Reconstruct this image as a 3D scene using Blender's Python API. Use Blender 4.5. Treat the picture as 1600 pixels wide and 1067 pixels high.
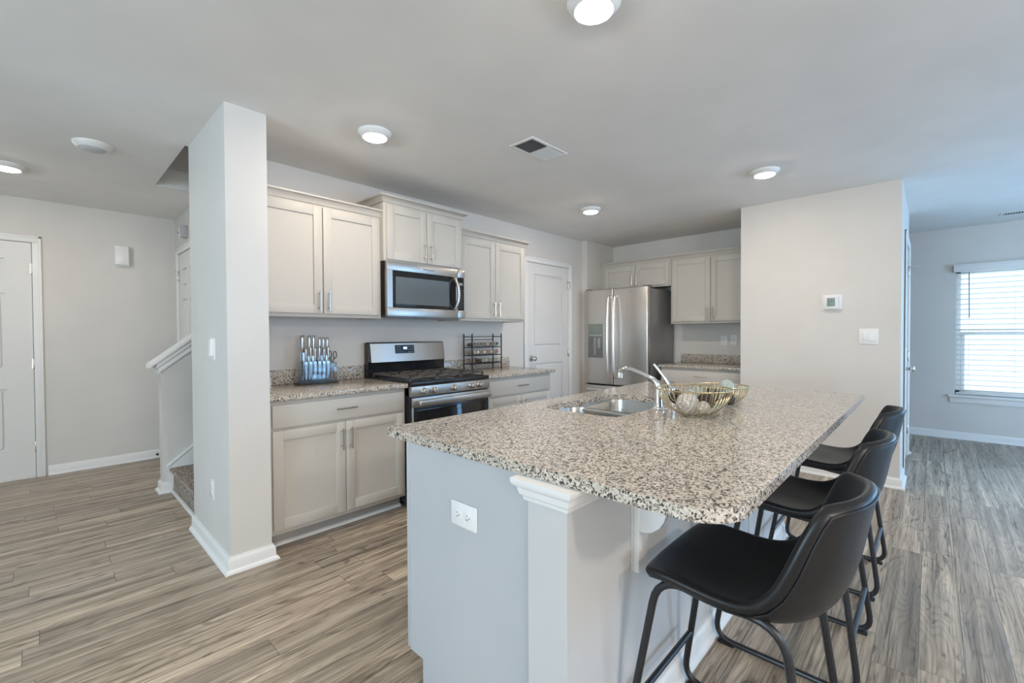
import bpy, bmesh, math, random
from math import sin, cos, pi, radians
from mathutils import Vector, Matrix
random.seed(7)
S = bpy.context.scene
for o in list(bpy.data.objects): bpy.data.objects.remove(o, do_unlink=True)
COL = S.collection

# ------------------------------------------------------------------ camera, exposure, world, daylight
EXPOSURE = 1.14
LAMP = 97.0
LAMP_ADDED_GLOBE = 125.0  # strength of the globe added behind the camera
WARM = (1.0, 0.87, 0.74)
DAY = (0.60, 0.82, 1.0)
DAY2 = (0.24, 0.57, 1.0)
CAM_H, YAW, PITCH, ROLL = 1.2379, 0.7565, 0.0164, -0.0049
fw = Vector((cos(YAW), sin(YAW), 0)); rt = Vector((sin(YAW), -cos(YAW), 0)); up = Vector((0, 0, 1))
f2 = fw * cos(PITCH) - up * sin(PITCH); u2 = up * cos(PITCH) + fw * sin(PITCH)
r3 = rt * cos(ROLL) + u2 * sin(ROLL); u3 = u2 * cos(ROLL) - rt * sin(ROLL)
cam_data = bpy.data.cameras.new('camera')
cam_data.sensor_width = 36.0; cam_data.lens = 695.19 / 1600 * 36; cam_data.clip_start = 0.02
cam = bpy.data.objects.new('camera', cam_data); COL.objects.link(cam)
M3 = Matrix((r3, u3, -f2)).transposed()
cam.matrix_world = Matrix.Translation((0, 0, CAM_H)) @ M3.to_4x4()
S.camera = cam
S.view_settings.view_transform = 'Standard'; S.view_settings.look = 'None'
S.view_settings.gamma = 1; S.view_settings.use_curve_mapping = False
S.view_settings.exposure = EXPOSURE
wd = bpy.data.worlds.new('sky'); S.world = wd; wd.use_nodes = True
wd.node_tree.nodes['Background'].inputs[0].default_value = (0.80, 0.91, 1.0, 1)
wd.node_tree.nodes['Background'].inputs[1].default_value = 0.72

def daylight(name, loc, direction, sx, sy, power, col=DAY):
    l = bpy.data.lights.new(name, 'AREA'); l.shape = 'RECTANGLE'; l.size = sx; l.size_y = sy
    l.energy = power; l.color = col
    o = bpy.data.objects.new(name, l); COL.objects.link(o); o.location = loc
    o.rotation_euler = Vector(direction).to_track_quat('-Z', 'Z').to_euler()
    return o
# area lamps at the seen side window and at added unseen windows (openings are built further down)
daylight('daylight_side_window', (7.62, -0.75, 1.25), (-1, 0, 0), 2.2, 2.2, 15)
daylight('daylight_added_twin', (7.40, -2.5, 1.25), (-1, 0, 0), 1.7, 1.5, 38, DAY2)  # added out of view for blue daylight on the right
daylight('daylight_added_patio', (4.6, -4.06, 1.08), (0, 1, 0), 2.3, 2.0, 42, DAY2)  # cool light from a patio door added behind the camera
daylight('daylight_added_back', (-.9, -4.06, 1.45), (0, 1, 0), 1.9, 1.3, 33, (.92, .95, 1.0))  # frontal fill through an added, unseen back window
daylight('daylight_added_front', (-3.27, 1.2, 1.35), (1, 0, 0), 2.3, 1.5, 66)  # daylight from the left through an added, unseen window

# ------------------------------------------------------------------ plan (metres), fitted to the photograph
C = 2.44
SX0, SX1, SY0, SY1 = .663, .863, 2.651, 3.446      # wall stub at the end of the cabinet run
W = 3.326                                          # range wall
F = 5.506                                          # fridge wall
R, R0, R1 = 4.648, .177, 1.346                     # thermostat wall
RE = 6.07
SW = 7.281                                         # window wall
E = 5.735                                          # entry wall
G = .975                                           # closet wall
JX, JY = 4.855, 3.243
IX0, IX1, IY0, IY1, IZ = .8964, 3.2056, .2744, 1.513, .885
XL, YB = -3.2, -4.0

# ------------------------------------------------------------------ materials
def mat(name, color=(.8,.8,.8), rough=.5, metal=0, spec=.5, coat=0):
    m = bpy.data.materials.new(name); m.use_nodes = True
    b = m.node_tree.nodes['Principled BSDF']
    b.inputs['Base Color'].default_value = (*color, 1); b.inputs['Roughness'].default_value = rough
    b.inputs['Metallic'].default_value = metal; b.inputs['Specular IOR Level'].default_value = spec
    b.inputs['Coat Weight'].default_value = coat
    return m
def nd(m, t, **k):
    n = m.node_tree.nodes.new(t)
    for a, v in k.items(): setattr(n, a, v)
    return n
def lk(m, a, b): m.node_tree.links.new(a, b)
def bsdf(m): return m.node_tree.nodes['Principled BSDF']
def objco(m, scale=(1,1,1)):
    t = nd(m, 'ShaderNodeTexCoord'); mp = nd(m, 'ShaderNodeMapping'); mp.inputs['Scale'].default_value = scale
    lk(m, t.outputs['Object'], mp.inputs['Vector']); return mp.outputs[0]
def ramp(m, stops, interp='LINEAR'):
    r = nd(m, 'ShaderNodeValToRGB'); cr = r.color_ramp; cr.interpolation = interp
    while len(cr.elements) < len(stops): cr.elements.new(.5)
    for e, (p, c) in zip(cr.elements, stops):
        e.position = p; e.color = (*c, 1) if len(c) == 3 else c
    return r
def bump(m, height, strength, dist=.002):
    b = nd(m, 'ShaderNodeBump'); b.inputs['Strength'].default_value = strength; b.inputs['Distance'].default_value = dist
    lk(m, height, b.inputs['Height']); lk(m, b.outputs[0], bsdf(m).inputs['Normal']); return b
def paint(name, color, rough=.6, tex=140, s=.05, mott=.03):
    m = mat(name, color, rough, spec=.3)
    n = nd(m, 'ShaderNodeTexNoise'); n.inputs['Scale'].default_value = tex; n.inputs['Detail'].default_value = 2
    lk(m, objco(m), n.inputs['Vector']); bump(m, n.outputs[0], s, .001)
    n2 = nd(m, 'ShaderNodeTexNoise'); n2.inputs['Scale'].default_value = 2.3
    lk(m, objco(m), n2.inputs['Vector'])
    r = ramp(m, [(0.3, tuple(c*(1-mott) for c in color)), (.7, tuple(min(1, c*(1+mott)) for c in color))])
    lk(m, n2.outputs[0], r.inputs[0]); lk(m, r.outputs[0], bsdf(m).inputs['Base Color'])
    return m
WALL = paint('wall_paint', (.675, .652, .618), .62)
CEIL = paint('ceiling_paint', (.83, .815, .79), .8, 90, .12)
TRIM = paint('trim_paint', (.80, .80, .785), .35, 60, .01, .01)
DOORP = paint('door_paint', (.74, .735, .715), .38, 60, .01, .01)
CAB = paint('cabinet_paint', (.57, .54, .49), .42, 50, .01, .012)
HALF = paint('half_wall_paint', (.585, .585, .575), .5, 120, .03)
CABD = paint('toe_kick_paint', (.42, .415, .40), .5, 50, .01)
ISL = paint('island_paint', (.49, .505, .52), .5, 120, .03)
PLATE = mat('white_plastic', (.82, .82, .81), .3)
PLATES = mat('grey_slot', (.16, .16, .16), .5)
CHROME = mat('chrome', (.86, .87, .88), .07, 1)
NICKEL = mat('brushed_nickel', (.58, .56, .53), .27, 1)
BLKMET = mat('black_metal', (.018, .018, .02), .38, 0, .5)
BLK = mat('black_enamel', (.014, .014, .016), .22)
BLKG = mat('black_glass', (.012, .012, .014), .04, 0, .5)
IRON = mat('cast_iron', (.085, .072, .063), .55)
RUB = mat('black_rubber', (.01, .01, .01), .7)
GOLD = mat('gold_wire', (.60, .49, .29), .34, 1)
BRONZE = mat('dark_wire', (.02, .018, .016), .45)
FELT = mat('dark_gasket', (.03, .03, .03), .8)

def make_steel(name, base=(.60,.59,.57), rough=.27, axis='x', var=.03):
    m = mat(name, base, rough, 1)
    sc = {'x': (1.5, 320, 320), 'z': (320, 320, 1.5), 'y': (320, 1.5, 320)}[axis]
    n = nd(m, 'ShaderNodeTexNoise'); n.inputs['Scale'].default_value = 1; n.inputs['Detail'].default_value = 2
    lk(m, objco(m, sc), n.inputs['Vector'])
    r = ramp(m, [(.3, (rough-var,)*3), (.7, (rough+var,)*3)])
    lk(m, n.outputs[0], r.inputs[0]); lk(m, r.outputs[0], bsdf(m).inputs['Roughness'])
    return m
STEEL = make_steel('brushed_steel', (.50,.48,.455), .36)
STEELV = make_steel('brushed_steel_vertical', (.66, .625, .585), .30, 'y', .008)
STEELS = make_steel('basin_steel', (.52, .515, .50), .30, 'y')
STEELH = make_steel('handle_steel', (.78,.77,.75), .30, 'z', .01)
FRSIDE = mat('grey_side_paint', (.24, .24, .24), .32, .3)

def make_granite():
    m = mat('granite', (.7,.65,.6), .14, spec=.5)
    co = objco(m)
    nz = nd(m, 'ShaderNodeTexNoise'); nz.inputs['Scale'].default_value = 75; nz.inputs['Detail'].default_value = 2
    lk(m, co, nz.inputs['Vector'])
    mx = nd(m, 'ShaderNodeMix', data_type='RGBA', blend_type='ADD'); mx.inputs[0].default_value = .018
    lk(m, co, mx.inputs[6]); lk(m, nz.outputs['Color'], mx.inputs[7])
    v = nd(m, 'ShaderNodeTexVoronoi'); v.inputs['Scale'].default_value = 215
    lk(m, mx.outputs[2], v.inputs['Vector'])
    sp = nd(m, 'ShaderNodeSeparateColor'); lk(m, v.outputs['Color'], sp.inputs[0])
    n2 = nd(m, 'ShaderNodeTexNoise'); n2.inputs['Scale'].default_value = 75; n2.inputs['Detail'].default_value = 1
    lk(m, co, n2.inputs['Vector'])
    ma = nd(m, 'ShaderNodeMath', operation='MULTIPLY_ADD'); ma.inputs[1].default_value = .62
    mb_ = nd(m, 'ShaderNodeMath', operation='MULTIPLY'); mb_.inputs[1].default_value = .42
    lk(m, n2.outputs[0], mb_.inputs[0]); lk(m, sp.outputs[0], ma.inputs[0]); lk(m, mb_.outputs[0], ma.inputs[2])
    r = ramp(m, [(0, (.022,.02,.02)), (.21, (.075,.063,.054)), (.31, (.165,.138,.116)), (.38, (.31,.265,.22)),
                 (.45, (.56,.505,.43)), (.66, (.68,.62,.54)), (.82, (.40,.355,.30))], 'CONSTANT')
    lk(m, ma.outputs[0], r.inputs[0]); lk(m, r.outputs[0], bsdf(m).inputs['Base Color'])
    return m
GRAN = make_granite()

def make_wood():
    m = mat('plank_floor', (.3,.25,.2), .36, spec=.5)
    co = objco(m)
    def mth(op, a, b=None, c=None):
        n = nd(m, 'ShaderNodeMath', operation=op)
        for q, v in enumerate((a, b, c)):
            if v is None: continue
            if isinstance(v, (int, float)): n.inputs[q].default_value = v
            else: lk(m, v, n.inputs[q])
        return n.outputs[0]
    sx = nd(m, 'ShaderNodeSeparateXYZ'); lk(m, co, sx.inputs[0])
    PW, PL = .1285, 1.22
    ry = mth('DIVIDE', mth('SUBTRACT', sx.outputs[1], .03), PW); row = mth('FLOOR', ry); fy = mth('FRACT', ry)
    w1 = nd(m, 'ShaderNodeTexWhiteNoise', noise_dimensions='1D'); lk(m, row, w1.inputs['W'])
    rx = mth('MULTIPLY_ADD', w1.outputs['Value'], 7.3, mth('DIVIDE', sx.outputs[0], PL)); pln = mth('FLOOR', rx); fx = mth('FRACT', rx)
    cv = nd(m, 'ShaderNodeCombineXYZ'); lk(m, row, cv.inputs[0]); lk(m, pln, cv.inputs[1])
    w2 = nd(m, 'ShaderNodeTexWhiteNoise', noise_dimensions='2D'); lk(m, cv.outputs[0], w2.inputs['Vector'])
    dx = mth('MULTIPLY', mth('MINIMUM', fx, mth('SUBTRACT', 1, fx)), PL); dy = mth('MULTIPLY', mth('MINIMUM', fy, mth('SUBTRACT', 1, fy)), PW)
    sm = nd(m, 'ShaderNodeMapRange'); sm.inputs[1].default_value = .0005; sm.inputs[2].default_value = .0017
    sm.inputs[3].default_value = 1; sm.inputs[4].default_value = 0; lk(m, mth('MINIMUM', dx, dy), sm.inputs[0])
    SEAM = sm.outputs[0]
    # shift the grain from plank to plank
    sc = nd(m, 'ShaderNodeVectorMath', operation='SCALE'); sc.inputs['Scale'].default_value = 37
    lk(m, w2.outputs['Color'], sc.inputs[0])
    ad = nd(m, 'ShaderNodeVectorMath', operation='ADD'); lk(m, co, ad.inputs[0]); lk(m, sc.outputs[0], ad.inputs[1])
    def noise(scale, det, dist=0, rough=.55):
        mp = nd(m, 'ShaderNodeMapping'); mp.inputs['Scale'].default_value = scale; lk(m, ad.outputs[0], mp.inputs[0])
        n = nd(m, 'ShaderNodeTexNoise'); n.inputs['Scale'].default_value = 1; n.inputs['Detail'].default_value = det
        n.inputs['Distortion'].default_value = dist; n.inputs['Roughness'].default_value = rough
        lk(m, mp.outputs[0], n.inputs['Vector']); return n.outputs[0]
    broad = noise((.8, 20, 1), 3, .5)
    fine = noise((4, 150, 1), 4, .3, .65)
    crack = noise((1.8, 55, 1), 3, 1.2)
    # growth rings: iso-lines of a slow noise
    slow = noise((1.0, 7, 1), 1, .2)
    k = nd(m, 'ShaderNodeMath', operation='MULTIPLY'); k.inputs[1].default_value = 130; lk(m, slow, k.inputs[0])
    sn = nd(m, 'ShaderNodeMath', operation='SINE'); lk(m, k.outputs[0], sn.inputs[0])
    ring = nd(m, 'ShaderNodeMapRange'); ring.inputs[1].default_value = -1; lk(m, sn.outputs[0], ring.inputs[0])
    base = ramp(m, [(.25, (.21,.168,.128)), (.42, (.35,.288,.222)), (.56, (.48,.40,.312)), (.75, (.72,.615,.48))])
    lk(m, broad, base.inputs[0])
    tone = ramp(m, [(0, (.84,.84,.85)), (.5, (1.0,.985,.97)), (1, (1.13,1.11,1.08))])
    lk(m, w2.outputs['Value'], tone.inputs[0])
    m0 = nd(m, 'ShaderNodeMix', data_type='RGBA', blend_type='MULTIPLY'); m0.inputs[0].default_value = 1
    lk(m, base.outputs[0], m0.inputs[6]); lk(m, tone.outputs[0], m0.inputs[7])
    cr_ = ramp(m, [(.33, (.30,.28,.26)), (.43, (1,1,1))]); lk(m, crack, cr_.inputs[0])
    m1 = nd(m, 'ShaderNodeMix', data_type='RGBA', blend_type='MULTIPLY'); m1.inputs[0].default_value = .8
    lk(m, m0.outputs[2], m1.inputs[6]); lk(m, cr_.outputs[0], m1.inputs[7])
    fr = ramp(m, [(.32, (.36,.34,.32)), (.50, (1,1,1)), (.72, (1.2,1.2,1.2))]); lk(m, fine, fr.inputs[0])
    m2 = nd(m, 'ShaderNodeMix', data_type='RGBA', blend_type='MULTIPLY'); m2.inputs[0].default_value = .75
    lk(m, m1.outputs[2], m2.inputs[6]); lk(m, fr.outputs[0], m2.inputs[7])
    rr = ramp(m, [(0, (.72,.71,.70)), (.35, (1,1,1)), (1, (1.04,1.04,1.04))]); lk(m, ring.outputs[0], rr.inputs[0])
    m3 = nd(m, 'ShaderNodeMix', data_type='RGBA', blend_type='MULTIPLY'); m3.inputs[0].default_value = .6
    lk(m, m2.outputs[2], m3.inputs[6]); lk(m, rr.outputs[0], m3.inputs[7])
    knot = noise((2.6, 10, 1), 2, 2.2); kr = ramp(m, [(.62, (1,1,1)), (.72, (.40,.37,.34))]); lk(m, knot, kr.inputs[0])
    m4 = nd(m, 'ShaderNodeMix', data_type='RGBA', blend_type='MULTIPLY'); m4.inputs[0].default_value = .8
    lk(m, m3.outputs[2], m4.inputs[6]); lk(m, kr.outputs[0], m4.inputs[7])
    m5 = nd(m, 'ShaderNodeMix', data_type='RGBA', blend_type='MIX'); m5.inputs[7].default_value = (.05,.042,.036,1)
    sg = nd(m, 'ShaderNodeMath', operation='MULTIPLY'); sg.inputs[1].default_value = .75
    lk(m, SEAM, sg.inputs[0]); lk(m, sg.outputs[0], m5.inputs[0]); lk(m, m4.outputs[2], m5.inputs[6])
    lk(m, m5.outputs[2], bsdf(m).inputs['Base Color'])
    ro = ramp(m, [(.3, (.30,)*3), (.7, (.46,)*3)]); lk(m, fine, ro.inputs[0]); lk(m, ro.outputs[0], bsdf(m).inputs['Roughness'])
    h1 = nd(m, 'ShaderNodeMath', operation='MULTIPLY_ADD'); h1.inputs[1].default_value = .35
    lk(m, ring.outputs[0], h1.inputs[0]); lk(m, fine, h1.inputs[2])
    h2 = nd(m, 'ShaderNodeMath', operation='MULTIPLY_ADD'); h2.inputs[1].default_value = -1.5
    lk(m, SEAM, h2.inputs[0]); lk(m, h1.outputs[0], h2.inputs[2])
    bump(m, h2.outputs[0], .35, .0016)
    return m
WOOD = make_wood()

def make_leather():
    m = mat('black_leather', (.011, .011, .012), .36, spec=.4)
    v = nd(m, 'ShaderNodeTexVoronoi'); v.inputs['Scale'].default_value = 420; lk(m, objco(m), v.inputs['Vector'])
    n = nd(m, 'ShaderNodeTexNoise'); n.inputs['Scale'].default_value = 6; lk(m, objco(m), n.inputs['Vector'])
    r = ramp(m, [(.3, (.30,)*3), (.7, (.42,)*3)]); lk(m, n.outputs[0], r.inputs[0]); lk(m, r.outputs[0], bsdf(m).inputs['Roughness'])
    bump(m, v.outputs['Distance'], .12, .0008); return m
LEATH = make_leather()
def make_carpet():
    m = mat('speckled_carpet', (.3,.27,.24), .95, spec=.1)
    n = nd(m, 'ShaderNodeTexNoise'); n.inputs['Scale'].default_value = 62; n.inputs['Detail'].default_value = 3; n.inputs['Roughness'].default_value = .75
    lk(m, objco(m), n.inputs['Vector'])
    r = ramp(m, [(.32, (.10,.085,.075)), (.48, (.30,.26,.22)), (.62, (.52,.46,.40))]); lk(m, n.outputs[0], r.inputs[0])
    lk(m, r.outputs[0], bsdf(m).inputs['Base Color']); bump(m, n.outputs[0], .8, .006); return m
CARPET = make_carpet()
def emis(name, col, strength):
    m = bpy.data.materials.new(name); m.use_nodes = True; nt = m.node_tree
    nt.nodes.remove(nt.nodes['Principled BSDF']); e = nt.nodes.new('ShaderNodeEmission')
    e.inputs[0].default_value = (*col, 1); e.inputs[1].default_value = strength
    nt.links.new(e.outputs[0], nt.nodes['Material Output'].inputs[0]); return m
LENS = emis('lit_lens', WARM, LAMP)
DISP = emis('display_digits', (.35, .5, 1), 2.2)
def clear(name, tint=(1,1,1), gloss=.12, rough=.02):
    m = bpy.data.materials.new(name); m.use_nodes = True; nt = m.node_tree
    nt.nodes.remove(nt.nodes['Principled BSDF'])
    t = nt.nodes.new('ShaderNodeBsdfTransparent'); t.inputs[0].default_value = (*tint, 1)
    g = nt.nodes.new('ShaderNodeBsdfGlossy'); g.inputs['Roughness'].default_value = rough
    fr = nt.nodes.new('ShaderNodeLayerWeight'); fr.inputs[0].default_value = .25
    ma = nt.nodes.new('ShaderNodeMath'); ma.operation = 'MULTIPLY_ADD'; ma.inputs[1].default_value = .6; ma.inputs[2].default_value = gloss
    mx = nt.nodes.new('ShaderNodeMixShader')
    nt.links.new(fr.outputs['Facing'], ma.inputs[0]); nt.links.new(ma.outputs[0], mx.inputs[0])
    nt.links.new(t.outputs[0], mx.inputs[1]); nt.links.new(g.outputs[0], mx.inputs[2])
    nt.links.new(mx.outputs[0], nt.nodes['Material Output'].inputs[0]); return m
PANE = clear('window_glass', (.95,.98,1), .04)
ACRYL = clear('clear_acrylic', (.92,.93,.94), .03)
JARG = clear('jar_glass', (.9,.92,.92), .08)

# ------------------------------------------------------------------ mesh helpers
class MB:
    def __init__(s): s.bm = bmesh.new()
    def box(s, x0, y0, z0, x1, y1, z1, bev=0, seg=2):
        x0, x1 = sorted((x0, x1)); y0, y1 = sorted((y0, y1)); z0, z1 = sorted((z0, z1))
        b = s.bm
        v = [b.verts.new(p) for p in ((x0,y0,z0),(x1,y0,z0),(x1,y1,z0),(x0,y1,z0),(x0,y0,z1),(x1,y0,z1),(x1,y1,z1),(x0,y1,z1))]
        fs = [b.faces.new([v[i] for i in q]) for q in ((3,2,1,0),(4,5,6,7),(0,1,5,4),(1,2,6,5),(2,3,7,6),(3,0,4,7))]
        if bev:
            es = list({e for f in fs for e in f.edges})
            bmesh.ops.bevel(b, geom=es, offset=bev, segments=seg, affect='EDGES', profile=.5, clamp_overlap=True)
        return s
    def prism(s, pts, axis, a, b_, bev=0):
        """polygon pts in the plane across `axis`, extruded from a to b_"""
        def P(p, t):
            return {'x': (t, p[0], p[1]), 'y': (p[0], t, p[1]), 'z': (p[0], p[1], t)}[axis]
        b = s.bm
        lo = [b.verts.new(P(p, a)) for p in pts]; hi = [b.verts.new(P(p, b_)) for p in pts]
        n = len(pts); fs = [b.faces.new(lo[::-1]), b.faces.new(hi)]
        for i in range(n): fs.append(b.faces.new((lo[i], lo[(i+1) % n], hi[(i+1) % n], hi[i])))
        if bev:
            es = list({e for f in fs[:2] for e in f.edges})
            bmesh.ops.bevel(b, geom=es, offset=bev, segments=2, affect='EDGES', profile=.5, clamp_overlap=True)
        return s
    def tube(s, pts, r, n=8, closed=False, cap=True, flat=1):
        pts = [Vector(p) for p in pts]; b = s.bm; N = len(pts); rings = []
        rr = r if isinstance(r, (list, tuple)) else [r] * N
        ref = None
        for i, p in enumerate(pts):
            if closed: d = pts[(i+1) % N] - pts[i-1]
            else: d = pts[min(i+1, N-1)] - pts[max(i-1, 0)]
            d.normalize()
            if ref is None:
                ref = Vector((0,0,1)) if abs(d.z) < .9 else Vector((1,0,0))
            e1 = ref - d * ref.dot(d)
            if e1.length < 1e-5: e1 = d.orthogonal()
            e1.normalize(); ref = e1; e2 = d.cross(e1)
            rings.append([b.verts.new(p + (e1 * cos(2*pi*k/n) + e2 * sin(2*pi*k/n) * flat) * rr[i]) for k in range(n)])
        M = N if closed else N - 1
        for i in range(M):
            A, B = rings[i], rings[(i+1) % N]
            for k in range(n): b.faces.new((A[k], A[(k+1) % n], B[(k+1) % n], B[k]))
        if cap and not closed: b.faces.new(rings[0][::-1]); b.faces.new(rings[-1])
        return s
    def lathe(s, prof, c, axis=(0,0,1), n=24):
        """prof: list of (radius, distance along axis)"""
        a = Vector(axis).normalized(); e1 = a.orthogonal().normalized(); e2 = a.cross(e1); c = Vector(c); b = s.bm
        rings = []
        for r, z in prof:
            if r < 1e-6: rings.append([b.verts.new(c + a * z)])
            else: rings.append([b.verts.new(c + a*z + (e1*cos(2*pi*k/n) + e2*sin(2*pi*k/n))*r) for k in range(n)])
        for A, B in zip(rings, rings[1:]):
            for k in range(n):
                q = (k+1) % n
                if len(A) == 1 and len(B) == 1: continue
                if len(A) == 1: b.faces.new((A[0], B[q], B[k]))
                elif len(B) == 1: b.faces.new((A[k], A[q], B[0]))
                else: b.faces.new((A[k], A[q], B[q], B[k]))
        for Rg, fl in ((rings[0], 1), (rings[-1], 0)):
            if len(Rg) > 1: b.faces.new(Rg[::-1] if fl else Rg)
        return s
    def sweep(s, path, prof, closed=False):
        """closed profile of (outward offset, z) swept along a plan path; outward is to the right of travel"""
        P = [Vector(p) for p in path]; N = len(P); b = s.bm; offs = []
        for i in range(N):
            ds = []
            if i > 0 or closed: ds.append((P[i] - P[i-1]).normalized())
            if i < N-1 or closed: ds.append((P[(i+1) % N] - P[i]).normalized())
            ns = [Vector((d.y, -d.x)) for d in ds]
            m = sum(ns, Vector((0,0))); m.normalize(); offs.append(m / max(.2, m.dot(ns[0])))
        rings = [[b.verts.new((P[i].x + offs[i].x*o, P[i].y + offs[i].y*o, z)) for o, z in prof] for i in range(N)]
        n = len(prof)
        for i in range(N if closed else N-1):
            A, B = rings[i], rings[(i+1) % N]
            for k in range(n): b.faces.new((A[k], A[(k+1) % n], B[(k+1) % n], B[k]))
        if not closed: b.faces.new(rings[0][::-1]); b.faces.new(rings[-1])
        return s
    def quad(s, pts):
        s.bm.faces.new([s.bm.verts.new(p) for p in pts]); return s

def ident(p): return p
T_RANGE = lambda p: (p[0], W - p[1], p[2])          # (u, distance out from wall, z)
T_FRIDGE = lambda p: (F - p[1], p[0], p[2])
T_ENTRY = lambda p: (p[0], E - p[1], p[2])
T_CLOSET = lambda p: (G - p[1], p[0], p[2])
T_THERM = lambda p: (R - p[1], p[0], p[2])
T_SIDE = lambda p: (p[0], R0 - p[1], p[2])
T_STUB = lambda p: (SX0 - p[1], p[0], p[2])
T_SWALL = lambda p: (SW - p[1], p[0], p[2])
T_ISL = lambda p: (.904 - p[1], p[0], p[2])

def root_loc(o):
    v = Vector((0,0,0))
    while o is not None: v += o.location; o = o.parent
    return v
def obj(name, mb, m, parent=None, T=None, local=False, smooth=True, angle=35):
    bm = mb.bm
    if T:
        for v in bm.verts: v.co = T(v.co)
    if parent is not None and not local:
        off = root_loc(parent)
        for v in bm.verts: v.co -= off
    bmesh.ops.recalc_face_normals(bm, faces=bm.faces[:])
    me = bpy.data.meshes.new(name); bm.to_mesh(me); bm.free()
    if smooth:
        for p in me.polygons: p.use_smooth = True
        me.set_sharp_from_angle(angle=radians(angle))
    me.materials.append(m)
    o = bpy.data.objects.new(name, me); COL.objects.link(o)
    if parent is not None: o.parent = parent
    return o
def tag(o, label=None, cat=None, group=None, kind=None):
    if label: o['label'] = label
    if cat: o['category'] = cat
    if group: o['group'] = group
    if kind: o['kind'] = kind
    return o
def thing(name, label, cat, loc, group=None, rotz=0):
    o = bpy.data.objects.new(name, None); COL.objects.link(o); o.location = loc; o.rotation_euler = (0,0,rotz)
    o.empty_display_size = .05
    return tag(o, label, cat, group)
def struct(name, mb, m, label, cat, parent=None, T=None):
    o = obj(name, mb, m, parent, T); return tag(o, label, cat, kind='structure')
def copy_tree(o, parent=None):
    c = o.copy(); COL.objects.link(c)
    if parent is not None: c.parent = parent
    for ch in [x for x in bpy.data.objects if x.parent == o]: copy_tree(ch, c)
    return c
def fillet(pts, r, n=5, closed=False):
    pts = [Vector(p) for p in pts]; out = []; N = len(pts)
    for i, p in enumerate(pts):
        if not closed and i in (0, N-1): out.append(p); continue
        a = pts[i-1] - p; b = pts[(i+1) % N] - p
        rr = min(r, a.length*.49, b.length*.49); A = p + a.normalized()*rr; B = p + b.normalized()*rr
        for k in range(n+1):
            t = k/n; out.append(A*(1-t)**2 + p*2*t*(1-t) + B*t*t)
    return out
def text(name, s, size, m, parent, origin, xdir, zdir, ext=.0006, align='CENTER'):
    cu = bpy.data.curves.new(name, 'FONT'); cu.body = s; cu.size = size; cu.extrude = ext; cu.align_x = align; cu.align_y = 'CENTER'
    tmp = bpy.data.objects.new(name, cu); COL.objects.link(tmp)
    bpy.context.view_layer.update()
    me = bpy.data.meshes.new_from_object(tmp.evaluated_get(bpy.context.evaluated_depsgraph_get()))
    bpy.data.objects.remove(tmp, do_unlink=True)
    x = Vector(xdir).normalized(); z = Vector(zdir).normalized(); n = x.cross(z)
    off = Vector(origin) - root_loc(parent)
    for v in me.vertices: v.co = off + x*v.co.x + z*v.co.y + n*v.co.z
    me.materials.append(m); o = bpy.data.objects.new(name, me); COL.objects.link(o); o.parent = parent; return o

# ------------------------------------------------------------------ the setting
struct('floor', MB().box(XL-.15, YB-.15, -.05, SW+.15, E+.15, 0), WOOD, 'grey brown wood plank floor', 'floor')
hx0, hy0, hy1 = .645, 3.446, 4.51
cm = MB()
cm.box(XL-.15, YB-.15, C, hx0, E+.15, C+.15); cm.box(hx0, YB-.15, C, SW+.15, hy0, C+.15)
cm.box(hx0, hy1, C, SW+.15, E+.15, C+.15); cm.box(4.2, hy0, C, SW+.15, hy1, C+.15)
struct('ceiling', cm, CEIL, 'flat pale grey ceiling', 'ceiling')
up_ = MB(); zt = 4.6
up_.box(hx0-.1, hy0-.1, C+.15, hx0, hy1+.1, zt); up_.box(hx0, hy1, C+.15, 4.3, hy1+.1, zt)
up_.box(hx0, hy0-.1, C+.15, 4.3, hy0, zt); up_.box(4.2, hy0, C+.15, 4.3, hy1, zt); up_.box(hx0-.1, hy0-.1, zt, 4.3, hy1+.1, zt+.1)
struct('wall_stairwell', up_, WALL, 'walls of the stairwell above the ceiling opening', 'wall')
T_ = .12
# entry wall with front door opening
d1a, d1b, dz = -.965, -.045, 2.055
w = MB(); w.box(XL, E, 0, d1a-.003, E+T_, C); w.box(d1b+.003, E, 0, G+T_, E+T_, C); w.box(d1a-.003, E, dz+.003, d1b+.003, E+T_, C)
struct('wall_entry', w, WALL, 'entry wall beside the white front door', 'wall')
# closet wall with door opening
c0, c1 = 4.80, 5.56
w = MB(); w.box(G, 4.51, 0, G+T_, c0-.003, C); w.box(G, c1+.003, 0, G+T_, E, C); w.box(G, c0-.003, dz+.003, G+T_, c1+.003, C)
struct('wall_closet', w, WALL, 'short wall behind the stairs with a panel door', 'wall')
# range wall (with pantry opening) and stub
p0, p1 = 3.776, 4.553
w = MB(); w.box(SX1, W, 0, p0-.003, W+T_, C); w.box(p1+.003, W, 0, JX, W+T_, C); w.box(p0-.003, W, dz+.003, p1+.003, W+T_, C)
struct('wall_kitchen', w, WALL, 'kitchen wall behind the range', 'wall')
struct('wall_stub', MB().box(SX0, SY0, 0, SX1, SY1, C), WALL, 'white wall end beside the stairs', 'wall')
w = MB(); w.box(JX, JY, 0, F+T_, W+T_, C)
struct('wall_alcove', w, WALL, 'short wall at the left of the refrigerator', 'wall')
struct('wall_fridge', MB().box(F, R1, 0, F+T_, JY, C), WALL, 'back wall behind the refrigerator', 'wall')
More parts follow.
